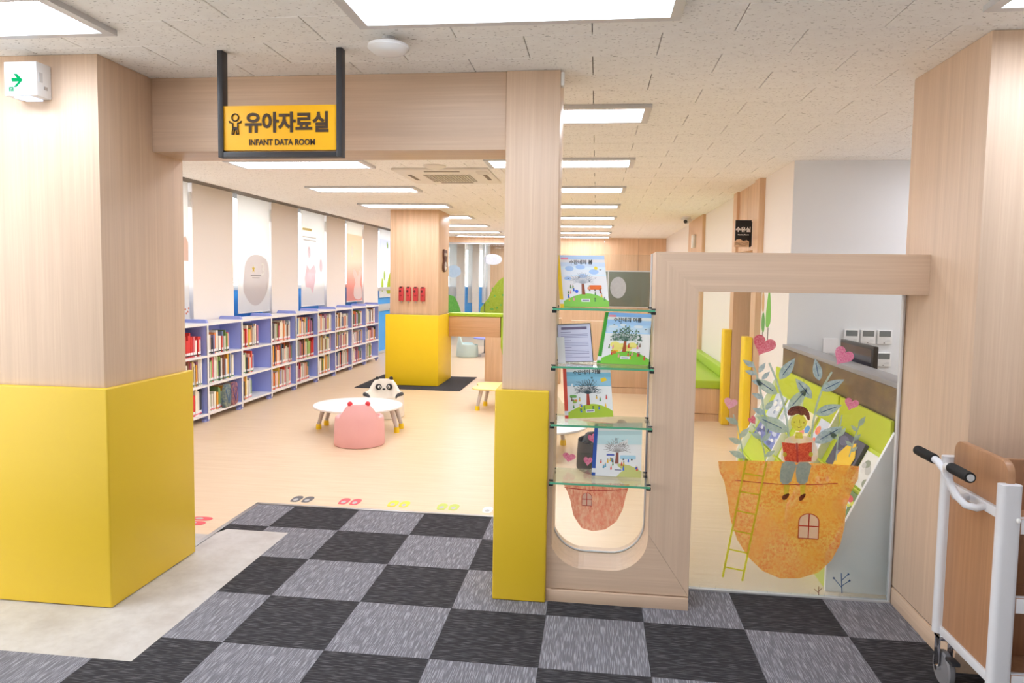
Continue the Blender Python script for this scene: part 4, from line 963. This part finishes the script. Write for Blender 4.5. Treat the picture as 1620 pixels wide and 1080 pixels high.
# bench along the right wall
bn = thing('wall_bench', (3.05, 6.2, 0), 'long bench with lime green cushions along the right side wall', 'bench')
part('bench_box', B(2.72, 3.428, 4.40, 8.0, .1, .415, WFAR), bn, bev=.002)
part('plinth', B(2.74, 3.428, 4.42, 8.0, 0, .092, WFAR), bn)
part('seat_cushion', B(2.70, 3.36, 4.385, 8.0, .417, .52, GREEN), bn, bev=.015, seg=3)
part('back_cushion', B(3.33, 3.425, 4.75, 8.0, .52, .66, GREEN), bn, bev=.015, seg=3)
whole('padded_guard', B(3.275, 3.368, 4.20, 4.375, .003, 1.175, YEL2), (3.33, 4.3, 0), 'yellow padded post guard at the near end of the green bench', 'padding', bev=.01, seg=3)
whole('padded_guard', B(3.285, 3.366, 3.06, 3.26, .003, 1.17, YEL2), (3.32, 3.2, 0), 'slim yellow padded guard on the near side of the oak doorway', 'padding', bev=.01, seg=3)
wd = thing('wall_sticker', (3.43, 2.8, 1.2), 'green tree sticker with a small brown trunk on the right white wall', 'sticker')
part('leaf_shape', MB().prism(smooth_poly([(2.62, 1.33), (2.78, 1.28), (2.80, 1.42), (2.74, 1.60), (2.70, 1.72), (2.64, 1.58), (2.6, 1.44)], 2), 'x', 3.426, 3.43, plain('sticker_green', (120, 194, 70), .6)), wd)
part('leaf_shape', MB().prism(smooth_poly([(2.86, 1.22), (2.98, 1.28), (2.96, 1.40), (2.90, 1.46), (2.83, 1.36)], 2), 'x', 3.426, 3.43, plain('sticker_green2', (100, 170, 80), .6)), wd)
part('bird_shape', MB().prism(smooth_poly([(2.88, 1.44), (2.98, 1.46), (2.98, 1.64), (2.90, 1.66)], 2), 'x', 3.426, 3.43, plain('sticker_tan', (216, 176, 120), .6)), wd)
part('trunk', MB().box(3.4265, 3.43, 2.68, 2.70, 1.12, 1.30, plain('sticker_trunk', (120, 110, 104), .6)).box(3.4265, 3.43, 2.90, 2.92, 1.08, 1.26, MATS['sticker_trunk']), wd)
whole('wall_dispenser', MB().box(3.33, 3.38, 7.75, 7.95, 2.33, 2.55, PLASTIC), (3.36, 7.85, 2.33), 'small white device on the far oak bay of the right wall', 'device', bev=.01)
# ================================================================ COUNTER, BOOK RACK, WALL PANELS (behind the big glass)
ct = thing('service_counter', (3.5, .7, 0), 'brown speckled service counter with grey stone ledge', 'counter')
part('counter_front', B(3.392, 3.47, -.5, 1.95, 0, 1.165, BARK), ct)
part('stone_ledge', B(3.386, 3.53, -.5, 1.955, 1.168, 1.2, STONE), ct, bev=.003)
whole('worktop', MB().box(3.535, 4.3, -.5, 1.95, .72, .75, STONE).box(4.26, 4.3, -.5, 1.95, 0, .72, STONE), (4.0, .7, 0), 'grey worktop behind the speckled counter', 'worktop')
mo = thing('monitor', (3.62, .74, .75), 'black computer monitor standing behind the counter ledge', 'monitor')
part('screen_housing', B(3.58, 3.615, .42, 1.06, .95, 1.325, BLACK), mo, bev=.006)
part('screen', B(3.576, 3.58, .44, 1.04, .975, 1.305, plain('dark_glossy_screen', (30, 38, 60), .12)), mo)
part('stand', MB().box(3.60, 3.62, .69, .79, .76, 1.0, BLACK).box(3.55, 3.72, .6, .88, .75, .762, BLACK), mo, bev=.003)
pos = [(0, 0), (1, 0), (2, 0), (0, 1), (1, 1), (2, 1)]
nm6 = ['upper left', 'upper middle', 'upper right', 'lower left', 'lower middle', 'lower right']
for (i, j), nm in zip(pos, nm6):
    x, z = 3.912+.1395*i, 1.345-.197*j
    t = thing('wall_intercom', (x+.06, 1.985, z-.122), 'white wall control with grey screen, %s behind the counter' % nm, 'wall control', 'white wall controls behind the counter')
    part('case', B(x, x+.122, 1.962, 1.985, z-.122, z, PLASTIC), t, bev=.003)
    part('screen', B(x+.013, x+.109, 1.960, 1.962, z-.058, z-.008, plain('control_screen', (110, 116, 116), .2)), t)
    part('buttons', MB().box(x+.075, x+.105, 1.960, 1.962, z-.09, z-.086, GREYM).box(x+.06, x+.105, 1.960, 1.962, z-.1, z-.096, GREYM).box(x+.05, x+.062, 1.960, 1.962, z-.116, z-.110, DKBAR), t)
pn_ = whole('wall_notice', B(3.74, 3.87, 1.978, 1.985, 1.13, 1.26, PAPER), (3.8, 1.98, 1.13), 'small framed white notice left of the wall controls', 'notice')
# slanted book rack
rk = thing('picture_book_rack', (3.22, .8, 0), 'slanted white and lime picture book rack behind the big glass', 'book rack')
RP = [(3.05, 0), (3.05, .21), (3.38, .925), (3.384, .925), (3.384, 0)]
ys = [-.46, .39, 1.205, 2.08]
SIDE = plain('pale_blue_white_side', (240, 243, 246), .5)
for y in ys:
    part('side_panel', MB().prism(RP, 'y', y-.012, y+.012, SIDE), rk, bev=.002, label='white slanted side panel' if y == ys[0] else None)
for a, b in zip(ys, ys[1:]):
    part('back_panel', MB().prism([(3.366, .5), (3.384, .5), (3.384, .985), (3.366, .985)], 'y', a+.012, b-.012, LIME), rk)
    part('slope_board', MB().prism([(3.098, .19), (3.366, .77), (3.378, .764), (3.110, .184)], 'y', a+.012, b-.012, LIME), rk)
    part('base_board', B(3.06, 3.38, a+.012, b-.012, .0, .12, LIME), rk)
    for f in (.0, .29, .61):
        x, z = 3.098+.268*f, .19+.58*f
        part('book_ledge', MB().prism([(x, z), (x-.030, z+.014), (x-.026, z+.022), (x+.004, z+.008)], 'y', a+.012, b-.012, LIME), rk)
rr = random.Random(12)
def leaning_book(y0, w, row, h, cols, label, th=.012):
    """a picture book standing face-out on a ledge of the rack"""
    d = Vector((.268, 0, .58)).normalized(); n = Vector((-.58, 0, .268)).normalized(); f = (.03, .32, .64)[row]
    o = Vector((3.098+.268*f, 0, .19+.58*f))+n*.002
    t = thing('rack_book', (o.x, y0+w/2, o.z), label, 'book', 'face-out picture books on the slanted rack')
    def q(u, v, off): p = o+d*(h*v)+n*off; return (p.x, y0+w*(1-u), p.z)
    def slab(u0, u1, v0, v1, a, b, mat):
        c = [q(u0,v0,a),q(u1,v0,a),q(u1,v1,a),q(u0,v1,a),q(u0,v0,b),q(u1,v0,b),q(u1,v1,b),q(u0,v1,b)]
        return MB().add(c, [(0,1,2,3),(4,7,6,5),(0,4,5,1),(1,5,6,2),(2,6,7,3),(3,7,4,0)], mat)
    part('cover', slab(0, 1, 0, 1, .0, th, P_(cols[0])), t)
    m = MB()
    for k in range(7):
        u, v, r_ = rr.uniform(.2, .8), rr.uniform(.15, .8), rr.uniform(.08, .2)
        m.face([q(u+r_*math.cos(2*PI*j/10), v+r_*.7*math.sin(2*PI*j/10), th+.0005+.0002*k) for j in range(10)], P_(cols[1+k % (len(cols)-1)]))
    part('cover_print', m, t)
    return q, t
leaning_book(-.435, .24, 2, .21, [(244, 244, 240), (206, 208, 204), (236, 236, 232), (150, 160, 140)], 'white sketched picture book, nearest on the top row of the rack')
q, t = leaning_book(-.16, .40, 2, .235, [(70, 72, 92), (96, 98, 126), (130, 130, 158)], 'dark blue picture book with a bright yellow panel, top row of the rack', .022)
part('yellow_panel', MB().face([q(u, v, .0255) for u, v in ((.32,.02),(.88,.02),(.92,.55),(.72,.9),(.45,.72),(.3,.4))], P_((252, 206, 30))), t)
leaning_book(.43, .27, 2, .23, [(214, 222, 238), (250, 150, 100), (248, 120, 90), (190, 210, 240)], 'pale picture book with orange art, top row of the middle bay')
leaning_book(.78, .26, 2, .225, [(240, 232, 190), (90, 160, 220), (250, 200, 90), (240, 140, 120)], 'yellow and blue picture book, top row of the middle bay')
leaning_book(1.25, .30, 2, .22, [(232, 236, 240), (190, 200, 214), (210, 214, 220)], 'pale grey picture book, top row of the far bay')
leaning_book(1.62, .30, 2, .22, [(206, 214, 226), (240, 240, 236), (150, 166, 190)], 'blue grey picture book, top row at the far end')
leaning_book(-.43, .30, 1, .165, [(120, 150, 90), (226, 230, 90), (230, 90, 90), (240, 240, 230)], 'green picture book, middle row nearest the glass')
leaning_book(.02, .30, 1, .165, [(240, 214, 60), (220, 90, 80), (246, 240, 220)], 'yellow picture book, middle row of the nearest bay')
leaning_book(.45, .32, 1, .165, [(230, 232, 226), (150, 170, 90), (170, 186, 110)], 'white picture book with olive art, middle row of the middle bay')
leaning_book(.84, .28, 1, .165, [(236, 226, 210), (240, 170, 90), (200, 120, 80)], 'cream picture book with apricot art, middle row of the middle bay')
leaning_book(1.25, .36, 1, .168, [(120, 136, 204), (196, 206, 232), (84, 98, 160), (236, 236, 240)], 'blue picture book, middle row of the far bay')
leaning_book(1.66, .32, 1, .168, [(110, 120, 180), (210, 210, 222), (80, 90, 140)], 'indigo picture book, middle row at the far end')

# ================================================================ BOOK CART
bc = thing('book_cart', (3.62, -1.57, 0), 'white steel book cart with beech panels at the right pillar', 'cart')
xa, xb = 3.255, 4.05
def dpost(x, y, s): return [(x-.028, y-.028), (x+.028, y-.028), (x+.028, y+.028), (x-.028, y+.028)]
for x in (xa, xb):
    for y in (-1.36, -1.785):
        part('post', MB().prism(rrect(x-.042, x+.038, y-.022, y+.022, .02, 4), 'z', .235, 1.012, WHITE if False else plain('cart_white', (222, 222, 226), .35)), bc, smooth=40)
CW = MATS['cart_white']
for x in (xa, xb):
    s = -1 if x == xa else 1
    part('end_panel', B(x-.012, x+.006, -1.765, -1.38, .27, .875, WCART), bc)
    part('headboard', MB().prism(rrect(-1.775, -1.385, .90, 1.092, .05, 6, (1, 1, 0, 0)), 'x', x-.006, x+.022, WCART), bc, bev=.003)
    for z in (.872, .232): part('rail', B(x-.022, x+.008, -1.765, -1.38, z, z+.038, CW), bc, bev=.003)
for z, nm in ((.265, 'bottom'), (.56, 'middle'), (.86, 'top')):
    part('shelf', MB().box(xa+.035, xb-.035, -1.775, -1.37, z-.008, z, WCART).box(xa+.035, xb-.035, -1.80, -1.775, z-.03, z+.03, CW).box(xa+.035, xb-.035, -1.37, -1.345, z-.03, z+.03, CW), bc, bev=.002)
    part('shelf_back', B(xa+.035, xb-.035, -1.585, -1.565, z, z+.2, WCART), bc)
hp = [(3.235, -1.665, .892), (3.205, -1.665, .882), (3.175, -1.645, .885), (3.155, -1.62, .91), (3.135, -1.595, .96), (3.12, -1.60, 1.005), (3.105, -1.63, 1.032), (3.1, -1.68, 1.038), (3.1, -1.81, 1.038)]
hq = [(3.235, -1.545, .892), (3.205, -1.545, .885), (3.175, -1.565, .895), (3.155, -1.59, .92), (3.13, -1.60, .97), (3.115, -1.585, 1.01), (3.103, -1.56, 1.034), (3.1, -1.53, 1.038), (3.1, -1.39, 1.038)]
hm = MB().tube(hp, .0145, CW, 12).tube(hq, .0145, CW, 12)
hd = part('push_handle', hm, bc, smooth=60)
for y0, y1 in ((-1.815, -1.675), (-1.39, -1.54)):
    g_ = part('grip', MB().tube([(3.1, y0+(y1-y0)*k/8, 1.038) for k in range(9)], [.02, .021]*4+[.02], GRIP, 16), hd, smooth=60, label='black ribbed foam grip')
    part('end_cap', MB().tube([(3.1, y0-(.003 if y1 > y0 else -.003), 1.038), (3.1, y0, 1.038)], .0135, GREYM, 14), hd)
part('bolt', MB().ball((3.275, -1.812, .885), (.009, .006, .009), WHITE), bc, smooth=80)
for x in (xa+.01, xb-.01):
    for y in (-1.36, -1.76):
        c = part('caster', MB().lathe([(.03, 0), (.03, .012)], (x, y, .222), CHROME, 16).box(x-.03, x-.024, y-.022, y+.022, .075, .222, CHROME).box(x+.024, x+.03, y-.022, y+.022, .075, .222, CHROME).box(x-.03, x+.03, y-.03, y+.03, .205, .222, CHROME), bc, bev=.003)
        part('wheel', MB().lathe([(.03, -.017), (.068, -.016), (.075, -.009), (.075, .009), (.068, .016), (.03, .017)], (x, y-.012, .079), RUBBER, 28, 'x'), c, smooth=40)
        part('axle', MB().lathe([(.012, -.036), (.012, .036)], (x, y-.012, .079), CHROME, 10, 'x'), c)
        part('brake_lever', B(x-.018, x+.018, y-.11, y-.05, .135, .15, DKBAR), c, bev=.003)

# ================================================================ BOOKCASES ALONG THE WINDOWS
DIV = [2.40, 3.21, 4.013, 4.845, 5.659, 6.508, 7.29, 8.129, 8.929, 9.742]
XF, XK = -2.81, -3.11
NTH = ['ninth', 'eighth', 'seventh', 'sixth', 'fifth', 'fourth', 'third', 'second', 'first']
ZB = [.10, .445, .79]
for i, (a, b) in enumerate(zip(DIV, DIV[1:])):
    nm = '%s counted from the blue door' % NTH[i]
    t = thing('bookcase', ((XF+XK)/2, (a+b)/2, 0), 'white and lavender three-shelf low bookcase under the windows, %s' % nm, 'bookcase', 'low bookcases along the window wall')
    for y in (a+.001, b-.017):
        part('side_panel', MB().prism([(XF+.002, .03), (XF+.002, 1.175), (XF-.02, 1.212), (XK+.02, 1.212), (XK, 1.19), (XK, .03)], 'y', y, y+.016, LAV).prism([(XF-.004, .03), (XF+.004, .03), (XF+.004, 1.172), (XF-.004, 1.172)], 'y', y, y+.016, WBOARD), t)
    for z in ZB+[1.171]:
        part('shelf_board', B(XK+.01, XF+.003, a+.017, b-.017, z-.024 if z < 1 else z-.03, z, WBOARD), t)
    part('back_panel', B(XK, XK+.01, a+.017, b-.017, .03, 1.14, LAV), t)
    ft = MB()
    for y in (a+.03, b-.03): ft.box(XF-.06, XF-.02, y-.02, y+.02, 0, .03, LAV).box(XK+.02, XK+.06, y-.02, y+.02, 0, .03, LAV)
    part('foot', ft, t)
PAL = [(236,232,224),(240,236,230),(226,220,210),(232,90,70),(220,60,60),(240,170,60),(246,210,90),(238,150,90),(120,150,90),(160,190,110),(110,130,170),(150,140,180),(180,120,150),(90,80,90),(60,66,80),(200,150,110),(240,190,180),(190,200,210),(220,110,60),(214,190,120),(140,90,70),(80,140,150),(246,240,220),(230,120,130),(170,170,160)]
NAMES = {0:'cream',1:'white',2:'beige',3:'coral',4:'red',5:'orange',6:'yellow',7:'apricot',8:'green',9:'light green',10:'slate blue',11:'mauve',12:'dusty pink',13:'charcoal',14:'navy',15:'tan',16:'pale pink',17:'pale grey',18:'rust',19:'straw',20:'brown',21:'teal',22:'ivory',23:'rose',24:'grey'}
FILL = [[.95,.95,.95],[.95,.86,.73],[.42,.50,.68],[.95,.95,.92],[.72,.95,.95],[.88,.90,.92],[.95,.94,.94],[.90,.92,.92],[.62,.94,.9]]
rk_ = random.Random(21)
BANDS = {2: (40, 40, 44), 1: (60, 120, 80), 0: (236, 120, 140)}
rest = MB(); made = 0
lab_me = {}
def spine_book(x, y, z, th, h, dp, col, tilt):
    m = MB(); mt = plain('cloth_%d' % col, PAL[col], .6); pg = plain('page_edges', (232, 226, 212), .8)
    m.box(-dp, -.002, .003, th-.003, .003, h-.003, pg)
    m.box(-dp-.002, .0, 0, .003, 0, h, mt).box(-dp-.002, .0, th-.003, th, 0, h, mt)
    m.box(-.004, .0015, 0, th, 0, h, mt)
    return m
RN = ['bottom', 'middle', 'top']
for i, (a, b) in enumerate(zip(DIV, DIV[1:])):
    for r_ in (2, 1, 0):
        y = a+.021; end = a+.02+(b-a-.04)*FILL[i][r_]; n = 0; base = [.235, .26, .275][rk_.randrange(3)]
        band = BANDS[r_] if i < 3 else (236, 110, 110)
        warm = rk_.random()
        while y < end-.02:
            th = rk_.choice([.018, .022, .026, .03, .034, .042]); h = min(.315, base+rk_.uniform(-.045, .05)); dp = rk_.uniform(.16, .21); col = rk_.randrange(25) if rk_.random() < .72 else rk_.choice([0, 1, 2, 22])
            if i == 4 and r_ == 1 and y > end-.32: col = 4 if y > end-.14 else 9
            if i == 4 and r_ == 2 and y > end-.2: col = 12 if y < end-.07 else 14
            if i == 0 and r_ == 2: col = rk_.choice([4, 4, 1, 17, 23])
            if y+th > end: break
            x = XF-.035-rk_.uniform(0, .02)
            z = ZB[r_]+.0005; n += 1
            m = spine_book(x, y, z, th, h, dp, col, 0)
            if made < 292 and not (i == 0 and y < 2.75):
                o = m.build('book'); o.location = (x, y, z); made += 1
                nn = ORD[n-1] if n <= len(ORD) else '%dth' % n
                tag(o, '%s book, %s from left, %s shelf, bookcase %s from the blue door' % (NAMES[col], nn, RN[r_], NTH[i]), 'book', 'spine-out books in the low bookcases')
                lm = MB().box(.0015, .0022, .001, th-.001, .012, .055, PAPER).box(.0015, .0023, .001, th-.001, .012, .026, P_(band))
                lm.build('spine_label', o)
            else:
                rest.add([(p[0]+x, p[1]+y, p[2]+z) for p in m.v], [], m.mats[0]); off = len(rest.v)-len(m.v)
                for f, mi in zip(m.f, m.mi): rest.f.append(tuple(k+off for k in f)); rest.mi.append(rest.m(m.mats[mi]))
                rest.box(x+.0015, x+.0022, y+.001, y+th-.001, z+.012, z+.055, PAPER).box(x+.0015, x+.0023, y+.001, y+th-.001, z+.012, z+.026, P_(band))
            y += th+rk_.uniform(.0006, .003)
o = rest.build('books'); tag(o, 'rows of spine-out books in the bookcases nearer the blue door', 'books', 'spine-out books in the low bookcases', 'stuff')
# two plump cloth picture bags on the bottom shelf
for k, (yy, nm, c1, c2) in enumerate(((3.62, 'blue patterned cloth book bag leaning on a bottom shelf', (96, 130, 170), (210, 220, 190)), (3.79, 'pink and purple patterned cloth book bag on a bottom shelf', (130, 110, 170), (236, 170, 150)))):
    f = film('bag_print_%d' % k, c1, c2, 1.0, 28)
    t = thing('cloth_book_bag', (-2.80, yy, .101), nm, 'bag')
    part('bag_body', MB().prism(smooth_poly([(yy-.075, .103), (yy+.075, .103), (yy+.085, .25), (yy+.06, .40), (yy-.05, .38), (yy-.08, .25)], 2), 'x', -2.84, -2.788, f), t, bev=.008)
    part('bag_strap', MB().tube([(-2.80, yy-.04, .37), (-2.782, yy-.05, .3), (-2.78, yy, .16), (-2.782, yy+.05, .3), (-2.80, yy+.04, .37)], .006, P_(c1), 8), t, smooth=60)

# ================================================================ PRINTED ROLLER BLINDS
def blind(i, y0, y1, zb, mat, label):
    t = thing('roller_blind', (-3.16, (y0+y1)/2, zb), label, 'blind', None)
    part('fabric', B(-3.162, -3.1605, y0, y1, zb, H+.2, mat), t)
    part('bottom_bar', MB().tube([(-3.161, y0, zb), (-3.161, y1, zb)], .009, WHITE, 8), t)
    part('roller', MB().tube([(-3.161, y0, H+.21), (-3.161, y1, H+.21)], .025, WHITE, 10), t, smooth=50)
    part('end_bracket', B(-3.175, -3.135, y1, y1+.02, H-.28, H-.1, PLASTIC), t)
    return t
def bprint(t, name, pts, rgb, lift=.0005, label=None):
    m = MB().face([(-3.1600+lift, a, b) for a, b in pts], blind_mat('blind_ink_%d_%d_%d_%d' % (*rgb, int(lift*1e4)), rgb)); return part(name, m, t, label=label)
BW = blind_mat('white_blind', (246, 245, 243))
t = blind(0, 2.5, 3.42, 1.2, BW, 'white roller blind with tan prints beside the left pillar')
bprint(t, 'house_print', [(3.28, 1.9), (3.41, 1.9), (3.41, 2.12), (3.35, 2.2), (3.28, 2.14)], (236, 206, 190))
for k, (yy, zz) in enumerate(((3.29, 1.29), (3.33, 1.32), (3.38, 1.29), (3.40, 1.33), (3.35, 1.27))): bprint(t, 'berry_print', ellipse(yy, zz, .014, .014, 8), (222, 130, 100))
t = blind(1, 4.58, 5.52, 1.215, BW, 'white roller blind printed with a large grey oval')
ov = [(4.749,1.786),(4.787,1.919),(4.915,2.011),(5.102,2.045),(5.294,2.024),(5.453,1.964),(5.511,1.796),(5.487,1.606),(5.383,1.438),(5.243,1.339),(5.088,1.298),(4.939,1.33),(4.813,1.414),(4.709,1.54)]
bprint(t, 'grey_oval', smooth_poly(ov, 1), (226, 219, 219), label='large pale grey oval print')
bprint(t, 'yellow_star', [(5.02+(.05 if k % 2 == 0 else .022)*math.cos(PI/2+k*PI/5), 1.83+(.06 if k % 2 == 0 else .026)*math.sin(PI/2+k*PI/5)) for k in range(10)], (246, 222, 110), .001)
o_ = text('numeral', '3', .26, Vector((-3.158, 5.30, 1.82))-woff(t), WHITE, t, rot=(PI/2, 0, PI/2), bold=.002, ext=.0003)
part('small_print', MB().box(-3.159, -3.1585, 4.94, 5.24, 1.735, 1.745, P_((150, 146, 146))).box(-3.159, -3.1585, 4.98, 5.2, 1.70, 1.71, P_((150, 146, 146))), t)
t = blind(2, 6.66, 7.66, 1.235, BW, 'white roller blind printed with faint pink stars')
st = [(6.879,1.941),(7.01,1.847),(7.2,1.949),(7.283,1.84),(7.254,1.708),(7.141,1.445),(7.034,1.544),(6.849,1.557),(6.798,1.706)]
bprint(t, 'pink_star', st, (248, 222, 230))
bprint(t, 'pink_drop', ellipse(7.50, 1.93, .07, .12, 12), (240, 224, 232)); bprint(t, 'pink_drop', ellipse(6.98, 2.15, .07, .1, 12), (240, 226, 232))
part('small_print', MB().box(-3.159, -3.1585, 6.72, 7.28, 2.395, 2.41, P_((206, 200, 196))).box(-3.159, -3.1585, 6.74, 7.28, 2.345, 2.36, P_((206, 200, 196))).box(-3.159, -3.1585, 6.72, 7.1, 2.51, 2.55, P_((240, 226, 150))), t)
BP = blind_mat('peach_blind', None, [(0, (248, 180, 172)), (.25, (248, 192, 180)), (.45, (251, 228, 214)), (.75, (250, 226, 206)), (.76, (250, 246, 240)), (1, (250, 248, 244))])
t = blind(3, 8.80, 9.72, 1.25, BP, 'peach roller blind printed with a white rabbit')
rab = smooth_poly([(9.184,1.294),(9.221,1.562),(9.334,1.613),(9.146,1.817),(9.183,1.919),(9.333,1.87),(9.448,1.716),(9.525,1.873),(9.643,1.954),(9.683,1.823),(9.565,1.612),(9.684,1.519),(9.725,1.266)], 2)
bprint(t, 'rabbit_print', rab, (252, 250, 248), label='white long-eared rabbit print')
bprint(t, 'white_drop', smooth_poly([(9,2.242),(9.109,2.41),(9.22,2.251),(9.109,2.12)], 1), (252, 250, 248))
BL_ = blind_mat('sky_blind', None, [(0, (246, 248, 246)), (.3, (248, 250, 252)), (.6, (234, 238, 250)), (.76, (232, 236, 250)), (.77, (250, 250, 250)), (1, (250, 250, 250))])
t = blind(4, 10.9, 11.85, 1.29, BL_, 'pale blue roller blind printed with green bushes by the blue door')
bprint(t, 'bush_print', smooth_poly([(11.4, 1.36), (11.84, 1.36), (11.84, 1.9), (11.7, 1.86), (11.52, 1.66)], 1), (190, 206, 60))
bprint(t, 'bush_print', ellipse(11.12, 1.57, .09, .16, 14), (190, 206, 80)); bprint(t, 'bush_print', ellipse(11.28, 1.78, .07, .12, 14), (180, 200, 90))
bprint(t, 'bird_print', ellipse(11.5, 2.5, .05, .09, 10, .5), (180, 206, 90))
